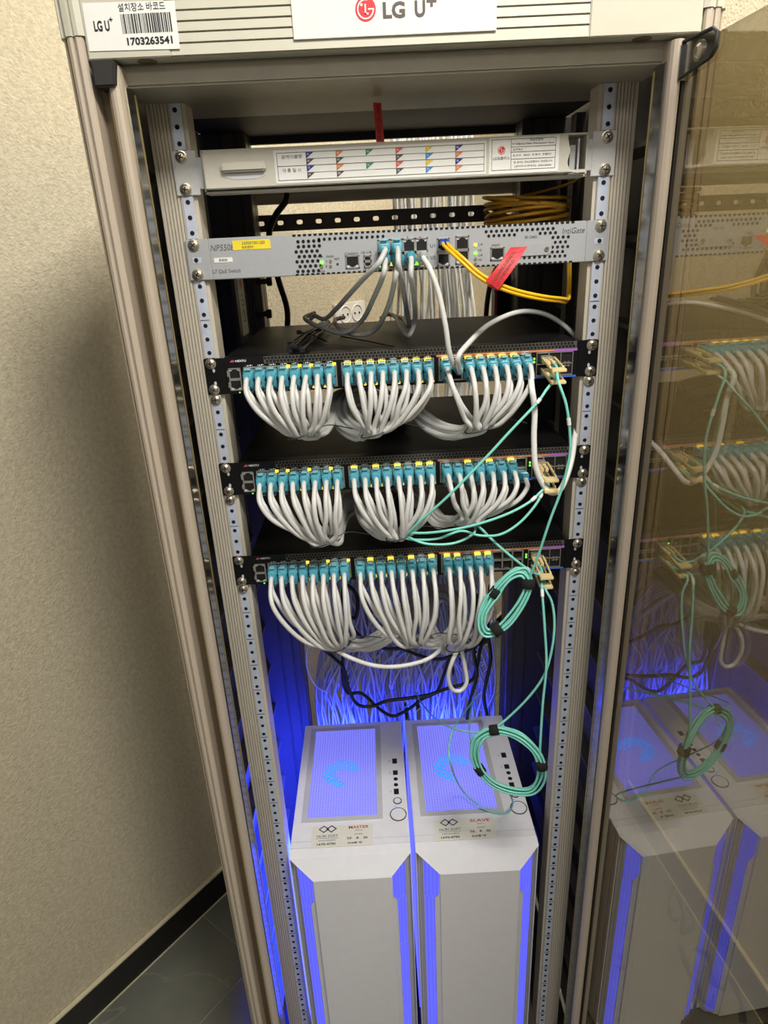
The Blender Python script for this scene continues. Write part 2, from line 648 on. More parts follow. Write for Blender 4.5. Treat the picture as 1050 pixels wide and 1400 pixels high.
for s in (-1, 1):
    # outer corner post with three ridges, mirrored by s (x grows outwards)
    prof = [(283, -70), (283, -94), (284.5, -96), (288.5, -97), (290, -96), (290.6, -93.5), (292, -93.5), (292.6, -95.5),
            (295, -96), (298, -94), (299, -91), (299.4, -88), (300.6, -87.5), (301.6, -89), (303.5, -87), (305, -82),
            (305.5, -76), (305.5, -40), (283, -40)]
    b = MB()
    b.prism(mir(prof, s), 'z', ZB - 100, 88, smooth=False)
    b.build('corner_post', 'post', rack)
    # recessed channel and rounded inner frame bar
    b = MB()
    b.box(s * 268, s * 283, -72, -66, ZB - 60, 68)
    ch = b.build('frame_channel', 'groove', rack)
    b = MB()
    b.box(s * 272.4, s * 273.6, -80, -72, ZB - 60, 60)
    b.build('gold_bead', 'gold', ch)
    rp = [(269, -60), (269, -90), (267.6, -93.5), (264.5, -95.5), (261.5, -95.5), (258.6, -93.5), (256.8, -90), (256, -86), (256, -60)]
    b = MB()
    b.prism(mir(rp, s), 'z', ZB - 60, 66, smooth=False)
    b.build('frame_bar', 'post', rack)
    b = MB()
    b.prism(mir([(254.6, -86), (256, -87), (256, -60), (254.6, -60)], s), 'z', ZB - 60, 50)
    tr = b.build('steel_trim', 'trim', rack)
    b = MB()
    b.box(s * 253.8, s * 254.8, -61.5, -59.5, ZB - 60, 48)
    b.build('trim_edge', 'gold', tr)
    if s > 0:
        b = MB()
        b.box(270, 282.5, -92, -72, ZB - 40, 60)
        b.build('door_gasket', 'rubber', rack)
    # ribbed mounting rail with zinc strip
    prof = [(226, 0), (238.5, 0)]
    x = 240.0
    while x < 261:
        prof += [(x, 0), (x + 0.3, 2.2), (x + 1.0, 2.2), (x + 1.3, 0)]
        x += 3.7
    prof += [(263.5, 0.4), (264, 3), (264, 34), (222, 34), (222, 3), (226, 3)]
    b = MB()
    b.prism(mir(prof, s), 'z', ZB - 90, 51)
    rail = b.build('mounting_rail', 'rail', rack)
    b = MB()
    b.box(s * 226.6, s * 238, -1.2, 0.4, ZB - 90, 50.5)
    strip = b.build('zinc_strip', 'zinc', rail)
    hb = MB()
    z = 44.45
    while z > ZB - 50:
        for dz in (0, 15.875, 31.75):
            hb.disc((s * 232.5, -1.3, z - dz), 2.6, 8, 'y', 0.25)
        z -= 44.45
    z = 44.45 - 38.1
    while z > ZB:
        hb.box(s * 227, s * 237.6, -1.5, -1.1, z - 0.35, z + 0.35)
        z -= 44.45
    hb.build('rail_holes', 'black', rail, kind='stuff')
    # side panel with horizontal ribs and vertical channels
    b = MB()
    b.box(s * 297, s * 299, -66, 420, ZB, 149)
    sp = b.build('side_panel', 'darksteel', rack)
    rib = None
    z = ZB + 45
    while z < 60:
        if rib is None:
            b = MB()
            b.add([(s * 297, -40, z), (s * 297, 410, z), (s * 281, 410, z - 3), (s * 281, -40, z - 3),
                   (s * 297, -40, z - 16), (s * 297, 410, z - 16), (s * 281, 410, z - 8), (s * 281, -40, z - 8)],
                  [(0, 1, 2, 3), (3, 2, 6, 7), (7, 6, 5, 4), (0, 3, 7, 4), (1, 5, 6, 2), (0, 4, 5, 1)] if s > 0 else
                  [(3, 2, 1, 0), (7, 6, 2, 3), (4, 5, 6, 7), (4, 7, 3, 0), (2, 6, 5, 1), (1, 5, 4, 0)])
            ro = b.build('panel_rib', 'rib', sp, origin=(s * 290, 185, z))
            rib = ro.data
        else:
            link('panel_rib', rib, (s * 290, 185, z), sp)
        z += 100
    for y0 in (60, 150, 240):
        b = MB()
        b.box(s * 268, s * 281, y0, y0 + 26, -540, 62)
        b.build('side_channel', 'darkpost', sp)
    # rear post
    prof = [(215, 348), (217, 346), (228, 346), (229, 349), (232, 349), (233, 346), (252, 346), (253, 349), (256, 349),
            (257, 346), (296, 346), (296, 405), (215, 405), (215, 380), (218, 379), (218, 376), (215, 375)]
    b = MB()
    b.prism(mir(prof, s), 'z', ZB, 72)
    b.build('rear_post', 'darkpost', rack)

# top cap: front panel with grooves, corner ends, roof
b = MB()
b.box(-283, 283, -92, -60, 70, 160)
zs = [72, 80.2, 88.4, 96.6, 104.8, 113, 121.2, 129.4, 137.6]
cap = b.build('top_cap', 'cap', rack, bevel=0.8)
for x0, x1 in ((-281, -206), (178, 281)):
    b = MB()
    b.box(x0, x1, -95.5, -92, 70, 158)
    b.build('cap_end_plate', 'cap', cap, bevel=0.8)
for k in range(len(zs) - 1):
    b = MB()
    b.prism([(-95.0, zs[k] - 1.2 if k == 0 else zs[k] + 0.5), (-94.2, zs[k + 1] - 0.9), (-92, zs[k + 1] - 0.5), (-92, zs[k] + 0.2)],
            'x', -205.6, 177.6)
    b.build('cap_slat', 'cap', cap)
for s in (-1, 1):
    prof = [(281, -60), (281, -95.5), (286, -98), (289.6, -97.5), (290.6, -95), (292, -95), (293, -97), (298, -96), (300, -91),
            (301.4, -91), (303, -92), (306, -86), (307, -78), (307, -40), (281, -40)]
    b = MB()
    b.prism(mir(prof, s), 'z', 88.5, 158)
    b.build('cap_corner', 'cap', cap)
b = MB()
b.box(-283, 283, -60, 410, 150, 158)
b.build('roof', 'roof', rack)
b = MB()
b.box(-268, 268, -75, 96, 51, 69.5)
hd = b.build('header_bar', 'header', rack, bevel=2.0)
for s in (-1, 1):
    b = MB()
    b.disc((s * 232, -82, 69.8), 9, 16, 'z', 0.4)
    b.build('cap_dimple', 'groove', cap)
b = MB()
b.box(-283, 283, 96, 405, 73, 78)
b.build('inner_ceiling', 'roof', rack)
b = MB()
b.prism([(-279, 69), (-257, 69), (-260, 48), (-279, 48)], 'y', -100, -73)
b.build('foam_bumper', 'rubber', rack, bevel=1.5)
# rack base and plinth
b = MB()
b.box(-283, 283, -64, 410, ZB - 8, ZB)
b.build('base_plate', 'darksteel', rack)
b = MB()
b.box(-283, 283, -90, -70, -FZ + 20, ZB)
b.build('plinth', 'post', rack)
for sx in (-1, 1):
    for y in (-70, 380):
        b = MB()
        b.tube([(sx * 260, y, -FZ), (sx * 260, y, -FZ + 14)], 22, 14)
        b.tube([(sx * 260, y, -FZ + 14), (sx * 260, y, ZB - 8)], 9, 10)
        b.build('leveling_foot', 'rubber', rack)


def slotted_bar(name, x0, x1, y, z0, z1, first, pitch, sw, sh, material):
    """flat bar with real oval slots made from pieces around them"""
    b_ = MB()
    zc = (z0 + z1) / 2
    b_.box(x0, x1, y, y + 2, zc + sh / 2, z1)
    b_.box(x0, x1, y, y + 2, z0, zc - sh / 2)
    b_.box(x0, x1, y, y + 8, z1, z1 + 2)
    b_.box(x0, x1, y, y + 8, z0 - 2, z0)
    x = x0
    c = first
    while c + sw / 2 < x1:
        b_.prism([(x, zc - sh / 2), (c - sw / 2 + 2, zc - sh / 2), (c - sw / 2, zc - sh / 4), (c - sw / 2, zc + sh / 4),
                  (c - sw / 2 + 2, zc + sh / 2), (x, zc + sh / 2)], 'y', y, y + 2)
        b_.prism([(c + sw / 2 - 2, zc - sh / 2), (c + sw / 2, zc - sh / 4), (c + sw / 2, zc + sh / 4), (c + sw / 2 - 2, zc + sh / 2),
                  (c + sw / 2 + 0.2, zc + sh / 2), (c + sw / 2 + 0.2, zc - sh / 2)], 'y', y, y + 2)
        x = c + sw / 2 + 0.2
        c += pitch
    b_.box(x, x1, y, y + 2, zc - sh / 2, zc + sh / 2)
    return b_.build(name, material, rack)


slotted_bar('rear_cable_bar', -262, 262, 412, -66, -44, -212.6, 32.6, 10, 7, 'blackbar')
b = MB()
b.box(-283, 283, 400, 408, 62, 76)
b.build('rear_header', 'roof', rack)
b = MB()
b.box(-262, 262, 408, 424, -26, -3)
b.build('rear_crossbar', 'band', rack)

# hinged smoked glass door
AN = math.radians(3.3)
HX, HY = 269.5, -96.0
DV = Vector((math.sin(AN), -math.cos(AN), 0))      # along the door, towards the viewer
DN = Vector((math.cos(AN), math.sin(AN), 0))
H0 = Vector((HX, HY, 0))
b = MB()
b.quad(tuple(H0 + DV * 4 + Vector((0, 0, ZB + 10))), DV * 560, (0, 0, 57 - ZB - 10), t=-5)
door = b.build('glass_door', 'glass', rack)
# hinge clip: plate on the inner face, thin rim, screw
def dpt(a, z, n=0.0):
    p = H0 + DV * a + DN * n
    return (p.x, p.y, z)


def dplate(poly, n0, n1, name, material, parent, bevel=0.0):
    b_ = MB()
    k = len(poly)
    vs = [dpt(a, z, n0) for a, z in poly] + [dpt(a, z, n1) for a, z in poly]
    fs = [tuple(range(k)), tuple(range(2 * k - 1, k - 1, -1))] + [((i + 1) % k, i, k + i, k + (i + 1) % k) for i in range(k)]
    b_.add(vs, fs)
    return b_.build(name, material, parent, bevel)


cp = [(0, 63), (50, 61), (58, 56), (58, 46), (50, 39), (0, 34)]
clip = dplate(cp, -3.0, 0, 'hinge_clip', 'trim', door, 0.8)
b = MB()
rim = [dpt(a, z, -3.6) for a, z in cp]
b.tube(rim, 1.6, 6, closed=True)
b.build('clip_rim', 'rubber', clip)
b = MB()
sc = dpt(30, 49, -3)
sc2 = dpt(30, 49, -7)
b.tube([sc, dpt(30, 49, -4.5)], 8.5, 14)
b.tube([dpt(30, 49, -4.5), sc2], 5.5, 12, rs=[6, 3.5])
b.build('clip_screw', 'screw', clip)
dplate([(-4, 61), (2, 61), (2, 32), (-4, 32)], -6, 8, 'hinge_knuckle', 'trim', door, 0.8)
clip2 = dplate([(a, z - 100 + ZB + 60) for a, z in cp], -3.0, 0, 'hinge_clip', 'trim', door, 0.8)

# cap lettering: logo plate and bar code sticker (flat print on the cap front)
b = MB()
b.box(-93, 92, -96.4, -95, 78, 116)
pl = b.build('logo_plate', 'plate', cap, bevel=0.4)


def lg_logo(c, r, parent, right=(1, 0, 0), up=(0, 0, 1)):
    R, U, c = Vector(right), Vector(up), Vector(c)
    n = R.cross(U).normalized()
    b_ = MB()

    def pt(x, y, l):
        return c + R * (x * r) + U * (y * r) + n * l
    k = 28
    b_.add([pt(math.cos(2 * math.pi * i / k), math.sin(2 * math.pi * i / k), 0.25) for i in range(k)], [tuple(range(k))], 0)
    # white ring arc with bar (G), stem and foot (L), dot
    a0, a1 = math.radians(75), math.radians(360)
    seg = 18
    ring = []
    for i in range(seg + 1):
        t = a0 + (a1 - a0) * i / seg
        ring.append((0.82 * math.cos(t), 0.82 * math.sin(t), 0.70 * math.cos(t), 0.70 * math.sin(t)))
    for i in range(seg):
        p, q = ring[i], ring[i + 1]
        b_.add([pt(p[0], p[1], 0.4), pt(q[0], q[1], 0.4), pt(q[2], q[3], 0.4), pt(p[2], p[3], 0.4)], [(0, 1, 2, 3)], 1)
    for x0, x1, y0, y1 in ((0.25, 0.82, -0.06, 0.06), (-0.08, 0.05, -0.42, 0.42), (-0.08, 0.28, -0.42, -0.30)):
        b_.add([pt(x0, y0, 0.42), pt(x1, y0, 0.42), pt(x1, y1, 0.42), pt(x0, y1, 0.42)], [(0, 1, 2, 3)], 1)
    b_.add([pt(-0.38 + 0.12 * math.cos(2 * math.pi * i / 10), 0.36 + 0.12 * math.sin(2 * math.pi * i / 10), 0.42) for i in range(10)],
           [tuple(range(10))], 1)
    b_.build('round_logo', ['logored', 'white'], parent)


lg_logo((-26.5, -96.4, 98.5), 9.3, pl)
b = MB()
put_text(b, 'LG', (-1, -96.4, 97), 12.5, bold=0.035, width=20)
put_text(b, 'U', (22.5, -96.4, 97), 12.5, bold=0.035, width=9.5)
put_text(b, '+', (33, -96.4, 102.5), 8.5, bold=0.03, width=9)
b.build('logo_lettering', 'logogrey', pl)

b = MB()
b.quad((-279, -95.8, 76.5), (82, 0, -1.2), (0.8, 0, 36), t=0.4)
st = b.build('barcode_sticker', 'paper', cap)
b = MB()
put_text(b, '설치장소 바코드', (-226, -96.2, 108), 6.2, width=42)
put_text(b, '1703263541', (-223, -96.2, 82.5), 6.0, width=41, bold=0.03)
put_text(b, 'LG U', (-264, -96.2, 95), 8, width=14, bold=0.03)
put_text(b, '+', (-255, -96.2, 99.5), 3.2, bold=0.02)
x = -246.0
rr = random.Random(3)
while x < -202.5:
    w = rr.choice([0.45, 0.45, 0.8, 1.3])
    b.add([(x, -96.5, 88.5), (x + w, -96.5, 88.5), (x + w, -96.5, 103), (x, -96.5, 103)], [(0, 1, 2, 3)])
    x += w + rr.choice([0.4, 0.6, 0.9])
b.build('sticker_print', 'ink', st)

# sticker on the left rear channel
b = MB()
b.box(-244, -238, 240, 345, -260, -110)
lp = b.build('inner_side_plate', 'darksteel', rack)
b = MB()
b.box(-238, -237.6, 262, 312, -222, -132)
st = b.build('service_sticker', 'cream', lp)
b = MB()
put_text(b, 'LG U+', (-237.6, 287, -180), 12, right=(0, 0, 1), up=(0, -1, 0), width=44, bold=0.02)
put_text(b, '고객센터 1544-0001', (-237.6, 272, -176), 6, right=(0, 0, 1), up=(0, -1, 0), width=80)
b.build('sticker_print', 'ink', st)
lg_logo((-237.6, 288, -145), 8, st, right=(0, 0, 1), up=(0, -1, 0))


# ================================================================ SCREWS
def make_screw():
    b_ = MB()
    n = 16
    prof = [(6.6, 0.0), (6.6, -1.0), (5.2, -1.2), (5.0, -2.6), (3.4, -3.8), (0.01, -4.2)]
    for i in range(len(prof) - 1):
        (r0, y0), (r1, y1) = prof[i], prof[i + 1]
        vs = [(r0 * math.cos(2 * math.pi * k / n), y0, r0 * math.sin(2 * math.pi * k / n)) for k in range(n)]
        vs += [(r1 * math.cos(2 * math.pi * k / n), y1, r1 * math.sin(2 * math.pi * k / n)) for k in range(n)]
        b_.add(vs, [(k, (k + 1) % n, n + (k + 1) % n, n + k) for k in range(n)], 0, i > 2)
    b_.box(-2.9, 2.9, -4.4, -3.0, -0.55, 0.55, 1)
    b_.box(-0.55, 0.55, -4.4, -3.0, -2.9, 2.9, 1)
    return b_.mesh('screw', ['screw', 'black'], (0, 0, 0))


SCREW = make_screw()


def screw(x, y, z, parent):
    return link('screw', SCREW, (x, y, z), parent, rot=(0, random.uniform(0, 1.5), 0))


# ================================================================ FIBRE DISTRIBUTION PANEL (top)
odf = thing('fiber_distribution_panel', 'beige fibre distribution panel with colour coded paper label at rack top', 'panel', (0, 100, -38))
b = MB()
b.box(-211, 211, -6, 24, -37.5, -35.5)
b.box(-211, -209, -6, 24, -37, 4)
b.box(209, 211, -6, 24, -37, 4)
b.box(-211, 211, -6, 24, 3.2, 5)
b.box(-211, 211, 22, 24, -37, 4)
b.build('tray', 'odf', odf)
b = MB()
pr_ = [(-208, -34), (-208, 1.5), (-206, 3), (187, 3), (187, -2), (190, -12), (187, -24), (190, -31), (196, -34)]
b.prism(pr_, 'y', -14, -6)
fr = b.build('front_flap', 'odf', odf, bevel=1.0)
b = MB()
b.box(187, 208, -12, -6, -34, -31)
b.box(190, 207, -9, 20, -36, -35)
b.build('flap_lip', 'odf', odf)
b = MB()
b.box(193, 199, 0, 14, -34, -6)
b.box(201, 203, -2, 10, -34, 0)
b.build('latch_block', 'zincplate', odf)
b = MB()
b.box(-188, -140, -20, -14, -18.5, -9)
b.build('handle', 'odf', fr, bevel=2.0)
b = MB()
b.prism([(-188, -19), (-140, -19), (-143, -23), (-152, -25.5), (-176, -25.5), (-185, -23)], 'y', -14.4, -13.8)
b.build('handle_recess', 'pcframe', fr)
for s in (-1, 1):
    b = MB()
    b.box(s * 217, s * 243, -2.2, 0, -38, 6)
    b.box(s * 210, s * 217, -2.2, 0, -32, -1)
    br = b.build('mounting_ear', 'zincplate', odf, bevel=0.6)
    for z in (0, -31.75):
        screw(s * 232.5, -2.2, z, br)
# long paper label with table
b = MB()
b.box(-131, 98, -14.5, -14, -31.5, 0.6)
lab = b.build('port_label', 'paper', fr)
b = MB()


def line(mb_, x0, x1, z0, z1, y, mi=0):
    mb_.add([(x0, y, z0), (x1, y, z0), (x1, y, z1), (x0, y, z1)], [(0, 1, 2, 3)], mi)


Y_ = -14.8
for z in (-28.5, -14.9, -2.2):
    line(b, -128, 96, z - 0.25, z + 0.25, Y_)
for z in (-8.6, -21.8):
    line(b, -96, 96, z - 0.2, z + 0.2, Y_)
for x in (-128, 95.5):
    line(b, x, x + 0.5, -28.5, -2.2, Y_)
put_text(b, '광케이블명', (-112, -14.5, -6), 3.6, width=22)
put_text(b, '개 통 일 시', (-113, -14.5, -19), 3.6, width=20)
b.build('table_lines', 'greyink', lab)
tri = ['navy', 'orange', 'green', 'redp', 'yellp', 'navy', 'brownp', 'brownp', 'white', 'brownp', 'bluep', 'orange',
       'navy', 'orange', 'green', 'redp', 'yellp', 'navy', 'brownp', 'brownp', 'white', 'brownp', 'bluep', 'orange']
nb = MB()
for r in range(4):
    for c in range(6):
        x0 = -96.5 + c * 32.2
        z0 = -2.4 - r * 6.5
        t_ = MB()
        t_.add([(x0, Y_, z0), (x0, Y_, z0 - 6.1), (x0 + 8.6, Y_, z0)], [(0, 1, 2)])
        t_.build('colour_mark', tri[r * 6 + c], lab)
        put_text(nb, '%02d' % (r * 6 + c + 1), (x0 + 2.4, -14.5, z0 - 2), 1.9, lift=0.6)
nb.build('mark_numbers', 'paper', lab)
# right sticker
b = MB()
b.box(101, 177, -14.5, -14, -32, 2.4)
lab = b.build('maker_label', 'paper', fr)
b = MB()
for z in (-28.5, 0.8, -6.8, -11.6, -18.4):
    line(b, 104 if z in (-28.5, 0.8) else 125, 173, z - 0.2, z + 0.2, Y_)
for x in (104, 125, 173):
    line(b, x - 0.2, x + 0.2, -28.5, 0.8, Y_)
put_text(b, 'LG유플러스', (114.5, -14.5, -17), 3.2, width=18)
put_text(b, '광분전함랙', (152, -14.5, -0.6), 2.2, width=14)
put_text(b, 'Optical Fiber Distribution Panel', (151, -14.5, -4.2), 2.4, width=40)
put_text(b, '제 작 명', (130, -14.5, -4), 2.0, width=8)
put_text(b, '설치국소', (132, -14.5, -9.3), 2.0, width=11)
put_text(b, '회 선 수   48(24)   운 용 처   유플러스', (148, -14.5, -15), 2.0, width=42)
put_text(b, '본 설비는 ㈜LG유플러스 자산입니다', (149, -14.5, -21.5), 2.2, width=42)
put_text(b, '(관리부서/연락처)  (044-0000)', (149, -14.5, -25.6), 2.2, width=40)
b.build('label_print', 'ink', lab)
lg_logo((114.5, -14.5, -9.5), 4.0, lab)
# red tag hanging above
b = MB()
t0, t1 = at(511, 147, 40), at(520, 195, 40)
b.tube(spline([(t0[0] + 6, 60, 60), (t0[0] + 5, 45, 40), (t0[0] + 6, 40, 2)], 5), 1.2, 6)
tgo = thing('cable_tag', 'red paper tag standing upright behind the beige top panel', 'tag', (-4, 40, 5))
b = MB()
b.quad((t0[0] + 1, 24, 6), (9, 3, 0), (-2, 0, t0[2] - 4), t=0.4)
q = b.build('tag_paper', 'redtag', tgo)
b = MB()
put_text(b, 'DEOKSO 10/1 080/4', (t0[0] + 4.5, 25, 28), 4, right=(0, 0, 1), up=(-1, 0, 0), width=34, lift=0.8)
b.build('tag_print', 'ink', q)

# ================================================================ SILVER QOS SWITCH
A = -88.9
ZT, ZL = A + 6.2, A - 38.0
qs = thing('traffic_switch', 'silver network appliance with perforated front marked NP5508 IntiGate', 'network switch', (0, 150, ZL))
b = MB()
b.box(-216, 216, -3, 300, ZL, ZT)
b.build('body', 'silver', qs, bevel=0.8)
for s in (-1, 1):
    b = MB()
    b.box(s * 216, s * 242, -3, 0, ZL, ZT)
    br = b.build('mounting_ear', 'silver', qs, bevel=0.8)
    screw(s * 232.5, -3, A, br)
    screw(s * 232.5, -3, A - 31.75, br)
    b = MB()
    b.box(s * 226, s * 236, -3.3, -2.8, A - 19, A - 13)
    so = b.build('ear_slot', 'zinc', br)
    b = MB()
    b.disc((s * 232, -3.4, A - 16), 2.5, 10, 'y', 0.2)
    b.build('slot_hole', 'black', so)
FY = -3.0


def npx(u, v):                    # point of the silver front face seen at u, v
    p = at(u, v, FY)
    return p[0], p[2]


hb = MB()
rows = [A + 2.2 - k * 5.5 for k in range(8)]


def hole(x, z, r=2.0):
    hb.disc((x, FY, z), r, 10, 'y', 0.25)


# left cluster, staggered
for k in range(7):
    for i in range(5):
        hole(-117 + i * 6.0 + (3.0 if k % 2 else 0) + (0 if k else 3), A - 1.6 - k * 5.3)
x = -118
while x < 205:
    hb.prism([(x - 2, ZT), (x + 2, ZT), (x + 1.6, ZT - 2.4), (x - 1.6, ZT - 2.4)], 'y', FY - 0.25, FY + 0.25)
    hb.prism([(x - 2, ZL), (x + 2, ZL), (x + 1.6, ZL + 2.2), (x - 1.6, ZL + 2.2)], 'y', FY - 0.25, FY + 0.25)
    x += 6.0
x = -90
while x < -12:
    hole(x, A - 0.2, 1.8)
    x += 6.1
for i in range(14):
    if i < 14:
        hole(101 + i * 5.9, A - 0.5, 1.8)
for i in range(6):
    hole(104 + i * 5.9, A - 5.2, 1.8)
for i in range(4):
    hole(163 + i * 5.9, A - 5.0, 1.8)
for k in range(3):
    for i in range(4):
        if not (k == 1 and i == 3):
            hole(178 + i * 5.9 + (3 if k % 2 else 0), A - 10 - k * 5.2, 1.8)
for i in range(11):
    hole(131 + i * 5.9, A - 25.5, 1.8)
    hole(128 + i * 5.9 + 6, A - 30.2, 1.8)
hb.build('vent_holes', 'black', qs, kind='stuff')


def rj45(x, z, w, h, y, parent, frame='port', flip=False, name='jack'):
    """silver framed jack with a dark keyed opening"""
    b_ = MB()
    t = 1.4
    b_.box(x - w / 2, x + w / 2, y - 1.2, y, z + h / 2 - t, z + h / 2)
    b_.box(x - w / 2, x + w / 2, y - 1.2, y, z - h / 2, z - h / 2 + t)
    b_.box(x - w / 2, x - w / 2 + t, y - 1.2, y, z - h / 2, z + h / 2)
    b_.box(x + w / 2 - t, x + w / 2, y - 1.2, y, z - h / 2, z + h / 2)
    jk = b_.build(name, frame, parent)
    b_ = MB()
    sgn = -1 if flip else 1
    iw, ih = w / 2 - t - 0.1, h / 2 - t - 0.1
    pts = [(-iw, ih), (iw, ih), (iw, -ih * 0.6), (iw * 0.6, -ih * 0.6), (iw * 0.6, -ih * 0.82), (iw * 0.3, -ih * 0.82), (iw * 0.3, -ih),
           (-iw * 0.3, -ih), (-iw * 0.3, -ih * 0.82), (-iw * 0.6, -ih * 0.82), (-iw * 0.6, -ih * 0.6), (-iw, -ih * 0.6)]
    b_.prism([(x + p[0], z + p[1] * sgn) for p in pts], 'y', y - 0.5, y - 0.1)
    b_.build('jack_opening', 'black', jk)
    b_ = MB()
    b_.box(x - w / 2 + t, x + w / 2 - t, y - 0.25, y, z - h / 2 + t, z + h / 2 - t)
    b_.build('jack_face', 'pcframe', jk)
    return jk


cx_, cz_ = npx(482, 358)
rj45(cx_, cz_, 16, 14, FY, qs)
cx_, cz_ = npx(680, 347)
rj45(cx_, cz_, 16, 14, FY, qs)
# eight port block, two optical cages, bypass pair
px0, pz0 = npx(517, 345)
PX = [npx(525, 340)[0] + k * 14.4 for k in range(4)]
PZ = (npx(525, 337)[1], npx(525, 337)[1] - 15.5)
for r in range(2):
    for k in range(4):
        rj45(PX[k], PZ[r], 14.4, 15.0, FY, qs, flip=r == 0)
ux, uz = npx(606, 335)
for k in range(2):
    rj45(ux, uz - k * 15.5, 14.5, 14.5, FY, qs, name='optical_cage')
ex, ez = npx(632, 332)
for k in range(2):
    rj45(ex, ez - k * 15.2, 15.5, 15, FY, qs, flip=k == 0)
tx_, tz_ = npx(502.5, 353)
for k in range(2):
    rj45(tx_, tz_ - k * 6.6, 9, 6.6, FY, qs, flip=k == 0, name='small_jack')
for nm_, mt, rd, lst in (('green_led', 'ledgreen', 1.9, ((440, 359), (650, 346.5))), ('yellow_led', 'ledyellow', 1.9, ((650, 335),)),
                         ('dark_led', 'ledoff', 1.7, ((440, 365), (452, 357), (452, 364), (650, 354), (650, 360.5)))):
    for u, v in lst:
        x, z = npx(u, v)
        b = MB()
        b.disc((x, FY - 0.4, z), rd, 12, 'y', 0.5)
        b.build(nm_, mt, qs)
for nm_, mt, lst in (('green_led', 'ledgreen', ((569, 360), (518, 363))), ('yellow_led', 'ledyellow', ((577, 360), (528, 366), (534, 361)))):
    for u, v in lst:
        x, z = npx(u, v)
        b = MB()
        b.box(x - 2.2, x + 2.2, FY - 1.6, FY, z - 1.8, z + 1.8)
        b.build(nm_, mt, qs)
b = MB()
for txt, u, v, h, w, sh in (('NP5508', 304, 338.5, 6.6, 27, 0.2), ('L7 QoS Switch', 310, 371, 4.6, 32, 0.1), ('IntiGate', 784, 315, 6.0, 26, 0.2)):
    x, z = npx(u, v)
    put_text(b, txt, (x, FY, z), h, width=w, shear=sh)
b.build('front_lettering', 'greyink', qs)
b = MB()
for txt, u, v, h, w in (('PWR', 438, 351, 2.2, 6), ('DIAG', 451, 350.5, 2.2, 8), ('RUN', 440.5, 371, 2.2, 6), ('A', 446.5, 357, 2, 1.6), ('B', 446.5, 364, 2, 1.6),
                        ('RST', 461, 354, 2.2, 6), ('CONSOLE', 480, 347, 2.6, 15), ('1G L/A', 501, 345, 2.4, 12), ('1G L/A', 503, 368, 2.2, 10),
                        ('3', 557, 325, 2.4, 1.8), ('4', 574, 324, 2.4, 1.8), ('U1', 591.5, 336, 3.6, 5.5), ('U2', 592, 352, 3.6, 5.5),
                        ('L/A', 657, 334, 2.2, 5), ('1G', 656, 342, 2.2, 4), ('L/A', 657, 348.5, 2.2, 5), ('1G', 656, 355, 2.2, 4),
                        ('MGMT', 678, 335.5, 2.4, 9), ('SD CARD', 726, 324, 2.6, 14)):
    x, z = npx(u, v)
    put_text(b, txt, (x, FY, z), h, width=w)
x, z = npx(461.5, 361)
b.disc((x, FY - 0.3, z), 1.3, 10, 'y', 0.2)
b.build('port_lettering', 'ink', qs, kind='stuff')
b = MB()
xa, za = npx(318, 335)
b.box(xa, xa + 43, FY - 0.4, FY, za - 5.5, za + 4.5)
st = b.build('yellow_sticker', 'yellowst', qs)
b = MB()
put_text(b, 'S3003Y001282', (xa + 24, FY - 0.4, za + 1.5), 3, width=26)
put_text(b, '성동환PC', (xa + 17, FY - 0.4, za - 2.8), 3, width=14)
b.build('sticker_print', 'greyink', st)
b = MB()
xa, za = npx(306, 355.5)
b.box(xa - 11, xa + 10, FY - 0.4, FY, za - 2.5, za + 2.5)
st = b.build('barcode_label', 'paper', qs)
b = MB()
for k in range(9):
    line(b, xa - 5 + k * 1.1, xa - 5 + k * 1.1 + (0.4 if k % 3 else 0.7), za - 1.4, za + 1.4, FY - 0.6)
b.build('sticker_print', 'ink', st)
xa, za = npx(727, 341)
b = MB()
ov = []
for i in range(20):
    t = 2 * math.pi * i / 20
    ov.append((xa + (16 if math.cos(t) > 0 else -16) + 7 * math.cos(t), za + 7 * math.sin(t)))
b.prism(ov, 'y', FY - 1.2, FY)
cvr = b.build('card_cover', 'silver', qs, bevel=0.3)
for s in (-1, 1):
    b = MB()
    b.disc((xa + s * 17, FY - 1.8, za), 2.6, 12, 'y', 0.6)
    b.box(xa + s * 17 - 1.6, xa + s * 17 + 1.6, FY - 2.6, FY - 2.3, za - 0.3, za + 0.3, 1)
    b.build('cover_screw', ['screw', 'black'], cvr)

# ================================================================ BLACK SWITCHES
SW = {'topmost': -5 * 44.45, 'middle': -8 * 44.45, 'lowest': -11 * 44.45}
BX = (-186.2, -66.8, 52.6)        # first port of each block (x), pitch 14
PITCH = 14.0
RT, RB = -13.4, -27.2             # port row centres under the upper screw hole


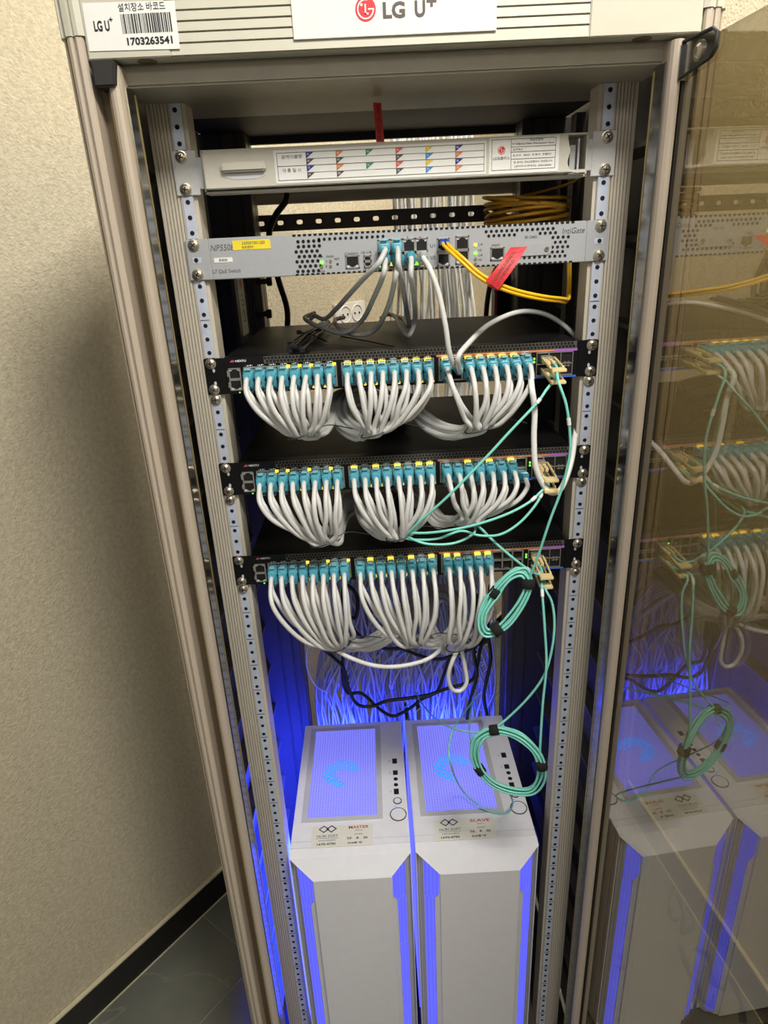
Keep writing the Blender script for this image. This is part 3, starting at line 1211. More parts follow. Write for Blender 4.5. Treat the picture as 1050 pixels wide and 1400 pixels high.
def make_switch():
    sw = link('network_switch', None, (0, 150, -38))
    b_ = MB()
    b_.box(-216, 216, 14, 330, -38, 6.1)
    b_.build('body', 'swtop', sw, bevel=1.0)
    b_ = MB()
    b_.box(-216, 216, -2, 14, -6, 6.1)             # top band
    b_.box(-216, 216, -2, 14, -38, -35)            # bottom lip
    b_.box(-216, -195, -2, 14, -35, -6)
    b_.box(160, 165, -2, 14, -35, -6)
    b_.box(210, 216, -2, 14, -35, -6)
    b_.box(-81, -74.6, -2, 14, -35, -6)
    b_.box(38.4, 44.8, -2, 14, -35, -6)
    b_.box(157, 160, -2, 14, -35, -6)
    fp = b_.build('front_panel', 'swblack', sw)
    b_ = MB()
    b_.box(-168, 214, -2.5, -1.9, -2.8, 5.6)
    vp = b_.build('vent_plate', 'hexplate', fp)
    b_ = MB()
    for r_ in range(2):
        x_ = -166 + (2.15 if r_ else 0)
        while x_ < 212:
            b_.disc((x_, -2.5, 3.4 - r_ * 3.7), 1.95, 6, 'y', 0.2, r2=1.95)
            x_ += 4.3
    b_.build('vent_holes', 'black', vp, kind='stuff')
    for s_ in (-1, 1):
        b_ = MB()
        b_.box(s_ * 216, s_ * 241, -2.2, 0, -38, 6)
        e_ = b_.build('mounting_ear', 'swblack', sw, bevel=0.8)
        for z_ in (0, -31.75):
            screw(s_ * 232.5, -2.2, z_, e_)
        b_ = MB()
        for z_ in (-8.5, -24):
            b_.disc((s_ * 230, -2.3, z_), 1.6, 8, 'y', 0.2, r2=2.4)
        b_.build('ear_slot', 'zinc', e_)
    for bx in BX:
        b_ = MB()
        x0_, x1_ = bx - PITCH / 2 - 0.8, bx + 7.5 * PITCH + 0.8
        for z0_, z1_ in ((-7.6, -6), (-21.3, -19.3), (-35, -33.4)):
            b_.box(x0_, x1_, -2.6, 10, z0_, z1_)
        for k_ in range(9):
            xx = bx + (k_ - 0.5) * PITCH
            b_.box(xx - 0.9, xx + 0.9, -2.6, 10, -35, -6)
        pb = b_.build('port_block', 'port', sw)
        b_ = MB()
        b_.box(x0_, x1_, 1.5, 13.5, -35, -6)
        for k_ in range(8):
            xx = bx + k_ * PITCH
            for zc_, sg_ in ((RT, 1), (RB, -1)):
                for q_ in (-1, 1):
                    b_.box(xx + q_ * 4.0, xx + q_ * 6.2, -1.8, 1.5, zc_ + sg_ * 2.4, zc_ + sg_ * 6.3)
        b_.build('port_openings', 'black', pb)
    rj45(-205, RT, 15, 13.6, -2, sw, flip=True, name='management_jack')
    rj45(-205, RB, 15, 13.6, -2, sw, name='management_jack')
    # optical cages, three columns by two rows
    b_ = MB()
    for z_ in (-35, -21.2, -7.2):
        b_.box(165, 210, -3, 14, z_, z_ + 1.2)
    for k_ in range(4):
        b_.box(165 + k_ * 14.8, 165.8 + k_ * 14.8, -3, 14, -35, -6)
    cg = b_.build('optical_cages', 'port', sw)
    b_ = MB()
    b_.box(165, 210, -1.5, 13.5, -35, -6)
    b_.build('cage_backs', 'black', cg)
    b_ = MB()
    for k_ in range(1, 3):
        for z_ in (-20, -23.8):
            b_.box(168 + k_ * 14.8, 177.5 + k_ * 14.8, -3.4, -2.8, z_, z_ + 1.0)
            b_.box(170 + k_ * 14.8, 171.4 + k_ * 14.8, -3.4, -2.8, z_ - 1, z_ + 2)
            b_.box(174.4 + k_ * 14.8, 175.8 + k_ * 14.8, -3.4, -2.8, z_ - 1, z_ + 2)
    b_.build('cage_springs', 'port', cg)
    for nm, x0_, x1_, z0_, z1_, mt in (('copper_stripe', 42, 186, -5.4, -3.2, 'copper'), ('purple_stripe', 186, 215, -5.8, -2.9, 'purple'),
                                       ('blue_stripe', 140, 215, -37.6, -35.4, 'bluestripe')):
        b_ = MB()
        b_.box(x0_, x1_, -2.6, -2, z0_, z1_)
        b_.build(nm, mt, fp)
    b_ = MB()
    for bi, bx in enumerate(BX):
        for k_ in range(8):
            put_text(b_, '%d\u25b2\u25bc%d' % (bi * 16 + k_ * 2 + 1, bi * 16 + k_ * 2 + 2), (bx + k_ * PITCH, -2.6, -4.4), 1.7, width=8.4)
    put_text(b_, 'NEXTU', (-196, -2, 1.6), 2.6, width=13, bold=0.03)
    put_text(b_, 'MGMT', (-213.4, -2, -13), 1.8, right=(0, 0, 1), up=(-1, 0, 0), width=7)
    put_text(b_, 'CON', (-213.4, -2, -27), 1.8, right=(0, 0, 1), up=(-1, 0, 0), width=6)
    b_.build('front_lettering', 'white', fp)
    b_ = MB()
    b_.prism([(-209.5, 0.3), (-206.5, 3.2), (-204.8, 3.2), (-207.6, 0.3)], 'y', -2.4, -2)
    b_.prism([(-207, 0.3), (-204.6, 2.6), (-203.6, 1.6), (-205, 0.3)], 'y', -2.4, -2, 1)
    b_.build('brand_mark', ['redp', 'purple'], fp)
    b_ = MB()
    b_.box(-202.6, -201, -2.6, -2, -37.2, -36.2)
    b_.build('green_led', 'ledgreen', sw)
    for z_ in (-14.4, -18.4):
        b_ = MB()
        b_.box(161.4, 163.4, -3.0, -2, z_, z_ + 2)
        b_.build('green_led', 'ledgreen', sw)
    return sw


proto = make_switch()


def copy_tree(o, parent=None):
    c = o.copy()
    COL.objects.link(c)
    ORG[c] = ORG[o].copy()
    c.parent = parent
    for ch_ in list(o.children):
        copy_tree(ch_, c)
    return c


switches = {}
for i, (nm, A_) in enumerate(SW.items()):
    o = proto if i == 0 else copy_tree(proto)
    switches[nm] = o
    o.location = W(0, 150, A_ - 38)
    ORG[o] = Vector((0, 150, A_ - 38))
    tag(o, {'topmost': 'topmost black rack switch, with loose grey cables and black ties on its lid',
            'middle': 'middle one of three black rack switches full of teal plugs',
            'lowest': 'lowest black rack switch with three empty port columns on the right'}[nm], 'network switch', 'black rack switches')
# ---- lit port lamps, per switch
LIT = {'topmost': [(0, [3, 4, 5, 7]), (1, [0, 1, 2, 3, 5, 6, 7]), (2, [0, 2, 3, 4, 5, 6])],
       'middle': [(0, [1, 2, 4, 6]), (1, [0, 2, 4, 6, 7]), (2, [2, 4, 6])],
       'lowest': [(0, [3, 5, 7]), (1, [1, 3, 5, 7]), (2, [0, 1, 3, 4])]}
for nm, A_ in SW.items():
    b = MB()
    for bi, ks in LIT[nm]:
        for k in ks:
            x = BX[bi] + k * PITCH + (5.2 if bi == 0 else 0)
            w = 2.0 if bi == 0 else 4.0
            b.box(x - w, x + w, -7.5 if bi else -4.5, -2, A_ - 8.8, A_ - 5.8)
    for bi in range(3):
        for k in range(8):
            if (k * 7 + bi * 3) % 5 < 3 and not (nm == 'lowest' and bi == 2 and k > 4):
                x = BX[bi] + k * PITCH + 6.2
                b.box(x - 1.5, x + 1.5, -5.0, -2, A_ - 35.2, A_ - 32.6)
    b.build('port_leds', 'ledyellow', switches[nm], kind='stuff')
# ---- extra rail screws below each switch and small slack screws
for nm, A_ in SW.items():
    for s in (-1, 1):
        o = link('rail_screw', SCREW, (s * 232.5, -1.2, A_ - 44.45), rack, rot=(0, 0.4 + s * 0.3, 0))


# ================================================================ PATCH CABLES
def plug_mesh():
    b_ = MB()
    secs = [(6, 5.6, 4.6), (-8, 5.7, 4.8), (-8.5, 6.5, 5.5), (-13, 6.5, 5.5), (-13.5, 5.4, 4.8), (-17, 5.2, 4.7), (-17.4, 6.0, 5.2), (-20, 5.8, 5.1),
            (-20.4, 4.8, 4.4), (-24, 4.4, 4.2), (-24.3, 4.9, 4.6), (-26, 4.7, 4.4), (-26.3, 4.0, 3.9), (-31, 3.8, 3.7)]
    vs, fs = [], []
    for y, w, h in secs:
        c = 0.3
        dz = -0.018 * y * y * 0.35 if y < -13 else 0
        pts = [(-w, -h * (1 - c)), (-w * (1 - c), -h), (w * (1 - c), -h), (w, -h * (1 - c)), (w, h * (1 - c)), (w * (1 - c), h), (-w * (1 - c), h), (-w, h * (1 - c))]
        vs += [(p[0], y, p[1] + dz) for p in pts]
    for i in range(len(secs) - 1):
        for k in range(8):
            fs.append((i * 8 + k, i * 8 + (k + 1) % 8, i * 8 + 8 + (k + 1) % 8, i * 8 + 8 + k))
    fs += [tuple(range(8))[::-1], tuple(range(len(vs) - 8, len(vs)))]
    b_.add(vs, [f[::-1] for f in fs])
    return b_


def latch_mesh():
    b_ = MB()
    b_.prism([(1, 4.2), (-12, 8.4), (-16.5, 8.0), (-17, 6.2), (-15, 5.2), (-8, 5.0), (-4, 4.4)], 'x', -3.3, 3.3)
    return b_


PLUG = plug_mesh().mesh('plug', 'teal', (0, 0, 0))
LATCH = latch_mesh().mesh('latch', 'teallatch', (0, 0, 0))
CPLUG = plug_mesh().mesh('plug', 'clear', (0, 0, 0))
CLATCH = latch_mesh().mesh('latch', 'clear', (0, 0, 0))


def cable(label, plug_at, pts, r=3.1, m='cord', flip=False, group=None, name='patch_cable', clear=False, per=7, tip=None, y0=-2):
    """cable with a plug at one port; pts are the cord's way after the boot (mm)"""
    x, z = plug_at
    t = thing(name, label, 'cable', (x, y0, z), group)
    p = link('plug', CPLUG if clear else PLUG, (x, y0, z), t, rot=(0, math.pi if flip else 0, 0))
    link('latch', CLATCH if clear else LATCH, (x, y0, z), p)
    b_ = MB()
    dz = 4.0 if flip else -4.0
    full = [(x, y0 - 24, z - 3.2 if not flip else z + 2.6), (x, y0 - 34, z + dz - 1 if not flip else z)] + list(pts)
    b_.tube(spline(full, per), r, 8)
    b_.build('cord', m, t)
    return t


# way of each bundle: tie pixel, tie depth, after-tie pixels with depth
BUN = {('topmost', 0): ((413, 596), -34, [(438, 590, -8), (452, 566, 30), (470, 548, 80), (505, 545, 150), (520, 560, 260)]),
       ('topmost', 1): ((513, 594), -34, [(490, 594, -6), (466, 576, 25), (470, 550, 70), (505, 542, 130), (540, 560, 260)]),
       ('topmost', 2): ((655, 588), -36, [(620, 592, -4), (588, 580, 30), (566, 556, 80), (545, 548, 140), (550, 560, 260)]),
       ('middle', 0): ((442, 742), -34, [(457, 734, -12), (461, 712, 16), (470, 690, 70), (500, 680, 140), (520, 690, 260)]),
       ('middle', 1): ((546, 734), -34, [(520, 726, -4), (497, 702, 30), (500, 676, 80), (530, 668, 140), (540, 690, 260)]),
       ('middle', 2): ((640, 714), -36, [(606, 712, -4), (588, 694, 30), (570, 672, 80), (560, 660, 140), (555, 690, 260)]),
       ('lowest', 0): ((462, 884), -30, [(500, 882, 10), (535, 862, 55), (556, 838, 110), (560, 830, 190), (556, 860, 300)]),
       ('lowest', 1): ((566, 880), -30, [(600, 880, 8), (622, 858, 45), (624, 822, 100), (600, 812, 180), (570, 850, 300)]),
       ('lowest', 2): ((627, 884), -30, [(610, 886, 4), (590, 866, 45), (590, 836, 100), (585, 826, 180), (575, 850, 300)])}
BLK = ('left', 'centre', 'right')
TIES = []
for (sw, bi), (tp, ty, aft) in BUN.items():
    A_ = SW[sw]
    tx, _, tz = at(tp[0], tp[1], ty)
    n_top, n_bot = 8, 8
    if sw == 'middle' and bi == 2:
        n_top = 7
    if sw == 'lowest' and bi == 2:
        n_top = n_bot = 5
    for row in (0, 1):
        for k in range(n_top if row == 0 else n_bot):
            if sw == 'topmost' and bi == 2 and k == 1:
                continue                           # these two ports feed other cables
            if sw == 'topmost' and bi == 2 and k == 7 and row == 1:
                continue
            rnd = random.Random(hash((bi, row, k, tp[0])) & 0xffff)
            x = BX[bi] + k * PITCH
            z = A_ + (RT if row == 0 else RB)
            n_ = 8
            u = (k - 3.5) / 3.5 if not (sw == 'lowest' and bi == 2) else (k - 2) / 2.0
            jx = u * (11 if sw != 'lowest' else 13) + rnd.uniform(-2.5, 2.5)
            jy = (-6 if row == 0 else 7) + rnd.uniform(-3, 3)
            jz = abs(u) * 5 + rnd.uniform(-3, 3) + (0 if row == 0 else 3)
            ex_, ey_, ez_ = tx + jx, ty + jy, tz + jz
            drop = z - ez_
            yo = (-54 if row == 0 else -44) + rnd.uniform(-3, 3)
            ja, jb = rnd.uniform(-2.5, 2.5) + (4.5 if row else 0), rnd.uniform(-5, 5) + (5 if row else 0)
            pts = [(x + (ex_ - x) * 0.05 + ja * 0.6, yo, z - drop * (0.24 if row == 0 else 0.16)),
                   (x + (ex_ - x) * 0.28 + ja, yo - 3, z - drop * 0.52),
                   (x + (ex_ - x) * 0.66 + jb, yo + 4, z - drop * 0.82),
                   (ex_, ey_, ez_)]
            w_ = rnd.uniform(-1, 1)
            v_ = rnd.uniform(-1, 1)
            for q, (u_, v2, yy) in enumerate(aft):
                p = at(u_, v2, yy)
                sp_ = (8, 11, 13, 14, 16)[q]
                pts.append((p[0] + sp_ * w_ * 0.7, p[1] + sp_ * v_ * 0.5, p[2] + sp_ * (u * 0.5 + v_ * 0.6)))
            lab = 'grey patch cable, %s %s-row plug from left in %s block of %s switch' % (ORD[k], ('upper', 'lower')[row], BLK[bi], sw)
            cable(lab, (x, z), pts, flip=bool(row), group='grey patch cables of the three black switches')
    TIES.append((sw, bi, (tx, ty, tz)))

for sw, bi, (tx, ty, tz) in TIES:
    b = MB()
    ring = []
    for i in range(22):
        t = 2 * math.pi * i / 22
        ring.append((tx + 17.5 * math.cos(t), ty - 1 + 15 * math.sin(t), tz + 3 + 5 * math.cos(t)))
    b.tube(ring, 0.9, 6, closed=True)
    b.tube(spline([(tx + 17, ty, tz + 7), (tx + 34, ty + 8, tz + 10), (tx + 62, ty + 14, tz + 2)], 6), 0.7, 5)
    tag(b.build('wire_tie', 'tie'), 'thin wire tie around the %s cable bunch of the %s black switch' % (BLK[bi], sw), 'tie', 'wire ties round cable bunches')


def path(pp, extra=()):
    return [at(*p) for p in pp] + list(extra)


# ---- cables of the silver switch
G2 = 'grey cables plugged into the silver switch'
P0 = (PX[0], PZ[0])
cable('grey cable from first upper port of silver switch looping down left', (PX[0], PZ[0]),
      path([(516, 362, -45), (494, 384, -20), (462, 420, 60), (444, 436, 130), (430, 432, 170), (424, 440, 160), (436, 446, 120), (450, 440, 110)]), m='cord2', group=G2, y0=-3)
cable('grey cable from second upper port of silver switch hanging straight down', (PX[1], PZ[0]),
      path([(545, 362, -50), (551, 392, -20), (556, 424, 60), (559, 446, 100), (551, 436, 170), (540, 432, 220)]), m='cord2', group=G2, y0=-3)
cable('grey cable from first lower port of silver switch looping furthest left', (PX[0], PZ[1]),
      path([(524, 376, -45), (512, 405, -10), (495, 438, 60), (470, 455, 80), (446, 450, 110), (424, 441, 150), (417, 434, 190), (430, 428, 230)]), m='cord2', group=G2, flip=True, y0=-3)
cable('grey cable from second lower port of silver switch resting on black lid', (PX[1], PZ[1]),
      path([(540, 382, -45), (531, 418, -5), (514, 450, 55), (490, 458, 75), (466, 450, 105), (458, 438, 160), (470, 434, 220)]), m='cord2', group=G2, flip=True, y0=-3)
cable('grey cable from third lower port of silver switch ending in curl', (PX[2], PZ[1]),
      path([(562, 378, -45), (566, 405, -10), (567, 438, 60), (559, 459, 62), (550, 450, 100), (540, 433, 190), (529, 430, 220), (520, 436, 220)]), m='cord2', group=G2, flip=True, y0=-3)
cable('grey cable with clear plug running from silver switch to topmost switch', (PX[3], PZ[1]),
      path([(588, 368, -50), (600, 402, -55), (609, 445, -58), (614, 480, -56), (619, 497, -48), (622, 500, -34)]), m='cord', group=G2, flip=True, clear=True, y0=-3)
x, z = BX[2] + PITCH, SW['topmost'] + RT
cable('grey cable arching right over the topmost black switch lid', (x, z),
      path([(626, 490, -55), (638, 472, -40), (668, 444, 10), (707, 427, 40), (740, 428, 60), (766, 441, 70), (786, 460, 60), (793, 480, 70)]), r=3.2, group=G2)
x, z = BX[2] + 7 * PITCH, SW['topmost'] + RB
cable('thick white cable making a long loop beside the right rail', (x, z),
      path([(727, 530, -62), (731, 560, -62), (730, 600, -62), (733, 640, -62), (748, 670, -60), (763, 672, -58), (773, 656, -50), (782, 626, -30), (787, 590, 10), (793, 560, 40), (800, 535, 70)]),
      r=3.6, m='whitecord', group=G2, flip=True)

for lab, pp in (('grey cable sagging between left and centre bunches under lowest switch', [(452, 884, -30), (478, 899, -38), (512, 910, -38), (545, 911, -34), (580, 903, -28), (600, 890, -15), (606, 876, 15)]),
                ('single grey cable loop hanging below right bunch of lowest switch', [(629, 882, -34), (618, 905, -40), (613, 925, -40), (618, 942, -38), (630, 944, -36), (638, 932, -34), (635, 908, -30), (630, 884, -24)])):
    b = MB()
    b.tube(spline(path(pp), 8), 3.1, 8)
    tag(b.build('loose_cable', 'cord'), lab, 'cable')

# ================================================================ FIBRES
def transceiver(label, c, sw):
    t = thing('optical_transceiver', label, 'transceiver', (c[0], -2, c[2]), 'beige handled optical modules')
    b_ = MB()
    b_.box(c[0] - 6.6, c[0] + 6.6, -16, 10, c[2] - 4.2, c[2] + 4.2)
    b_.build('module_body', 'port', t, bevel=0.6)
    b_ = MB()
    b_.box(c[0] - 5, c[0] - 0.8, -32, -14, c[2] - 3.6, c[2] + 1.6)
    b_.box(c[0] + 0.8, c[0] + 5, -32, -14, c[2] - 3.6, c[2] + 1.6)
    b_.build('lc_connector', 'beige', t, bevel=0.6)
    b_ = MB()
    for s_ in (-1, 1):
        b_.prism([(-14, c[2] + 4.5), (-20, c[2] + 4.5), (-56, c[2] + 0), (-60, c[2] - 4.6), (-55, c[2] - 4.6), (-17, c[2] + 1.5)], 'x', c[0] + s_ * 6.4, c[0] + s_ * 8.4)
    b_.box(c[0] - 8.4, c[0] + 8.4, -68, -56, c[2] - 5.2, c[2] - 1.2)
    b_.build('bail_handle', 'beige', t, bevel=0.7)
    return t


TR = {}
for sw, dx in (('topmost', 3.5), ('middle', 2), ('lowest', 2.5)):
    for r, z in (('upper', RT - 0.5), ('lower', RB - 0.5)):
        c = (172.4 + dx, -2, SW[sw] + z)
        TR[sw, r] = c
        transceiver('optical module with beige handle in %s cage of the %s black switch' % (r, sw), c, sw)


def fiber(label, pts, r=1.7, sleeve=(), group='aqua fibre patch leads', m='aqua', name='fiber_cable'):
    sp_ = spline(pts, 8)
    t = thing(name, label, 'fibre cable', tuple(sp_[0]), group)
    b_ = MB()
    b_.tube(sp_, r, 8)
    b_.build('jacket', m, t)
    for f in sleeve:
        i = int(f * (len(sp_) - 3))
        b_ = MB()
        b_.tube(sp_[i:i + 3], r + 0.7, 8)
        b_.build('marker_sleeve', 'sleeve', t)
    return t


def lead(key, dx=0.0):
    c = TR[key]
    return [(c[0] + dx, -30, c[2] - 1), (c[0] + dx, -48, c[2] - 3)]


fiber('aqua fibre running down the right side from topmost to lowest switch', lead(('topmost', 'upper'), 2) +
      path([(763, 520, -80), (774, 553, -88), (779, 590, -88), (779, 622, -88), (768, 668, -86), (752, 711, -84), (736, 759, -80), (725, 788, -74), (716, 812, -68)]), sleeve=(0.36,))
fiber('aqua fibre slanting from topmost switch to the middle switch bunch', lead(('topmost', 'lower'), 0) +
      path([(747, 533, -66), (734, 551, -72), (700, 587, -76), (663, 627, -76), (613, 678, -74), (576, 711, -64), (556, 731, -50), (548, 736, -30)]), sleeve=(0.32,))
fiber('aqua fibre from middle switch bowing left along upper curve', lead(('middle', 'lower'), 2) +
      path([(744, 668, -60), (723, 687, -70), (688, 705, -74), (640, 720, -72), (592, 728, -64), (560, 728, -52), (548, 722, -30), (560, 712, 10)]), sleeve=(0.3,))
fiber('aqua fibre from middle switch dipping below its right cable bunch', lead(('middle', 'lower'), -2) +
      path([(743, 671, -58), (731, 692, -68), (709, 716, -72), (683, 731, -72), (655, 732, -66), (630, 726, -60), (600, 736, -60), (570, 738, -55), (552, 734, -40), (556, 722, 0)]), sleeve=(0.22,))
fiber('aqua fibre arc hanging lowest under the middle switch bunch', path([(552, 730, -40), (566, 738, -56), (587, 744, -62), (619, 743, -62), (643, 733, -55), (650, 722, -30), (640, 708, 10)]))
fiber('aqua fibre crossing lowest switch down to its upper module', path([(645, 712, -10), (659, 724, -50), (675, 740, -62), (699, 761, -66), (720, 777, -64), (734, 785, -58)]) +
      [(TR['lowest', 'upper'][0] - 2, -48, TR['lowest', 'upper'][2] - 3), (TR['lowest', 'upper'][0] - 2, -30, TR['lowest', 'upper'][2] - 1)], sleeve=(0.6,))
fiber('aqua fibre dropping straight from lowest switch to the hanging coil', lead(('lowest', 'lower'), -2) +
      path([(741, 806, -72), (744.5, 855, -86), (747, 909, -96), (742, 963, -104), (738.5, 1020, -112), (738, 1045, -112)]), sleeve=(0.3,))
fiber('aqua fibre bulging right from lowest switch towards the coil top', lead(('lowest', 'lower'), 2) +
      path([(746, 806, -70), (755, 825, -76), (758, 855, -84), (754, 890, -90), (744, 923, -92), (723, 953, -88), (696, 980, -84), (676, 996, -82)]))
fiber('aqua fibre tail running left from the hanging coil over the computers', path([(680, 998, -82), (650, 1001, -70), (620, 996, -40), (595, 982, 40), (576, 961, 160), (569, 947, 230), (562, 960, 260), (540, 978, 300)]), r=1.3)
fiber('aqua fibre tail making the large loose loop on the right computer',
      path([(653, 949, 200), (641, 966, 120), (622, 993, 20), (614, 1020, -20), (617, 1048, -30)]) +
      [atz(631, 1079, -985), atz(655, 1102, -1008), atz(679, 1111.5, -1016), atz(695, 1110, -1016), atz(701, 1099, -1000)] + path([(697, 1086, -70), (690, 1082, -90)]), r=1.4)
fiber('aqua fibre tail rising behind the hanging coil', path([(649, 951, 190), (643, 974, 80), (642, 1000, -30), (645, 1024, -76), (652, 1048, -84)]), r=1.3)


def coil(label, loop, n, spread, straps, r=1.7):
    t = thing('fiber_coil', label, 'fibre coil', tuple(Vector(at(*loop[0]))), 'coils of aqua fibre')
    cpt = Vector((0, 0, 0))
    P_ = [Vector(at(*p)) for p in loop]
    for p in P_:
        cpt += p / len(P_)
    for i in range(n):
        rr_ = random.Random(i + len(loop))
        off = (i - (n - 1) / 2) / n
        pts = []
        for p in P_:
            d = (p - cpt)
            pts.append(p + d.normalized() * (off * spread + rr_.uniform(-1, 1)) + Vector((0, ((i % 3) - 1) * 3.2 + rr_.uniform(-1, 1), 0)))
        b_ = MB()
        b_.tube(spline(pts, 5, closed=True), r, 7, closed=True)
        b_.build('strand', 'aqua', t)
    for (k0, rad) in straps:
        d = (P_[(k0 + 1) % len(P_)] - P_[k0 - 1]).normalized()
        b_ = MB()
        b_.tube([P_[k0] - d * 6.5, P_[k0] - d * 6, P_[k0] + d * 6, P_[k0] + d * 6.5], rad, 12, rs=[rad - 1, rad, rad, rad - 1])
        b_.build('velcro_strap', 'velcro', t, bevel=0)
    return t


coil('narrow aqua fibre coil strapped below the lowest black switch',
     [(722, 797, -72), (714, 819, -74), (697, 845, -76), (680, 860, -76), (666, 864, -74), (659, 856, -72), (659, 840, -70), (667, 823, -68), (676, 810, -66), (690, 793, -66), (703, 783, -66), (716, 782, -68)],
     7, 13, [(0, 9), (3, 9), (8, 7)])
coil('round aqua fibre coil hanging in front of the right white computer',
     [(676, 998, -82), (660, 1004, -80), (650, 1015, -80), (648, 1032, -80), (656, 1052, -82), (674, 1070, -88), (701, 1080, -98), (726, 1080, -106), (739, 1064, -110),
      (740, 1045, -112), (732, 1026, -108), (713, 1009, -98), (694, 1000, -88)], 7, 12, [(0, 7.5), (4, 7.5), (9, 8.5)])

# yellow fibre pair with red tag
t = thing('yellow_fiber_cable', 'bright yellow twin fibre with red tag plugged into the silver switch', 'fibre cable', (ux, -3, uz))
for k in range(2):
    x = ux - 2.6 + k * 5.2
    b = MB()
    b.box(x - 2.3, x + 2.3, -24, 4, uz - 0.5, uz + 5)
    b.box(x - 1.2, x + 1.2, -18, -2, uz + 5, uz + 6.6)
    b.build('connector', 'bluelc', t, bevel=0.5)
    b = MB()
    o2 = k * 3
    pp = [(x, -22, uz + 2), (x + 1, -36, uz - 2)] + [(p[0] + o2 * 0.8, p[1], p[2] + o2) for p in
         path([(630, 357, -55), (652, 377, -60), (676, 391, -60), (707, 402, -55), (740, 409, -45), (766, 412, -20), (774, 413, 10), (776, 405, 40), (777, 380, 60), (776, 340, 80), (770, 310, 90)])]
    b.tube(spline(pp, 7), 1.9, 8)
    b.build('jacket', 'yellowcord', t)
b = MB()
p0 = Vector(at(676, 390, -60))
b.tube([p0 + Vector((-5, 0, 3)), p0 + Vector((6, 0, -2))], 4.2, 8)
b.build('tag_wrap', 'redtag', t)
b = MB()
cA, cB, cC, cD = [Vector(at(*q)) for q in ((664, 384, -66), (681, 396, -66), (721, 337, -48), (698, 338, -48))]
vs_, fs_ = [], []
for i in range(9):
    f_ = i / 8
    bw = Vector((0, -6, 0)) * math.sin(f_ * math.pi)
    p, p2 = cA.lerp(cD, f_) + bw, cB.lerp(cC, f_) + bw
    bk = Vector((0, 0.5, 0))
    vs_ += [p, p2, p2 + bk, p + bk]
for i in range(8):
    a4, c4 = i * 4, i * 4 + 4
    fs_ += [(a4, a4 + 1, c4 + 1, c4), (a4 + 2, a4 + 3, c4 + 3, c4 + 2), (a4 + 1, a4 + 2, c4 + 2, c4 + 1), (a4 + 3, a4, c4, c4 + 3)]
fs_ += [(3, 2, 1, 0), (32, 33, 34, 35)]
b.add(vs_, fs_)
tgp = b.build('paper_tag', 'redtag', t)
b = MB()
dirv = (cD.lerp(cC, 0.5) - cA.lerp(cB, 0.5)).normalized()
upv = (cA.lerp(cD, 0.5) - cB.lerp(cC, 0.5))
upv = (upv - dirv * upv.dot(dirv)).normalized()
mid = (cA + cB + cC + cD) / 4 + Vector((0, -6.0, 0))
put_text(b, 'NOGYANG-2 DEOKSO 01', tuple(mid + upv * 2.6), 3.4, right=tuple(dirv), up=tuple(upv), width=44, lift=1.0)
put_text(b, '#1 MD20K/01', tuple(mid - upv * 2.4 - dirv * 4), 3.4, right=tuple(dirv), up=tuple(upv), width=30, lift=1.0)
b.build('tag_print', 'ink', tgp)
# ochre coil lying on the silver switch
t = thing('yellow_fiber_coil', 'coil of ochre yellow fibre lying on top of the silver switch', 'fibre coil', (172, 130, ZT))
for i in range(9):
    rr_ = random.Random(40 + i)
    pts = []
    for k in range(14):
        a_ = 2 * math.pi * k / 14
        pts.append((174 + (50 + rr_.uniform(-3, 6)) * math.cos(a_) , 120 + (62 + rr_.uniform(-8, 8)) * math.sin(a_),
                    ZT + 4 + i * 3.6 + 5 * math.sin(a_ + i * 0.9) + (6 * math.cos(a_) if i > 5 else 0) * -1))
    b = MB()
    b.tube(spline(pts, 4, closed=True), 2.1, 7, closed=True)
    b.build('strand', 'ochre', t)
fiber('ochre yellow fibre rising from the coil behind the top panel', path([(700, 276, 100), (715, 268, 110), (740, 262, 120), (775, 252, 110), (790, 243, 100), (780, 236, 120)]), r=1.7, m='ochre', group='yellow fibres')

# ================================================================ BLACK ZIP TIES on the topmost lid
zt = SW['topmost'] + 6.4
rr_ = random.Random(11)
for i in range(12):
    t_ = thing('cable_tie', 'black plastic cable tie in the loose heap on topmost switch lid', 'cable tie', (-110, 90, zt), 'heap of spare black cable ties')
    a0 = Vector(atz(400 + rr_.uniform(-6, 14), 474 + rr_.uniform(-8, 6), zt + 2 + rr_.uniform(0, 6)))
    a1 = Vector(atz(448 + rr_.uniform(-14, 10), 444 + rr_.uniform(-6, 6), zt + 5 + rr_.uniform(0, 8)))
    b = MB()
    b.tube(spline([a0, a0.lerp(a1, 0.5) + Vector((rr_.uniform(-6, 6), 0, rr_.uniform(0, 5))), a1], 5), 1.4, 6)
    b.build('strap', 'blackcord', t_)
    b = MB()
    d = (a0 - a1).normalized()
    b.box(a0.x - 3.2, a0.x + 3.2, a0.y - 3, a0.y + 3, a0.z - 2, a0.z + 2.6)
    b.build('tie_head', 'blackcord', t_, bevel=0.6)
t_ = thing('cable_tie', 'single black cable tie sticking up left across the tie heap', 'cable tie', (-120, 110, zt))
b = MB()
b.tube(spline([atz(411, 455, zt + 12), atz(428, 458, zt + 9), atz(446, 467, zt + 2)], 6), 1.1, 6)
b.build('strap', 'blackcord', t_)
p = atz(409, 454, zt + 12)
b = MB()
b.box(p[0] - 3.5, p[0] + 3.5, p[1] - 3, p[1] + 3, p[2] - 3, p[2] + 3)
b.build('tie_head', 'blackcord', t_, bevel=0.6)
b = MB()
b.tube(spline([atz(466, 460, zt + 3), atz(500, 466, zt + 2), atz(538, 474, zt + 1.5)], 6), 0.9, 6)
tag(b.build('tie_tail', 'blackcord'), 'thin black wire lying flat on the topmost switch lid', 'wire')

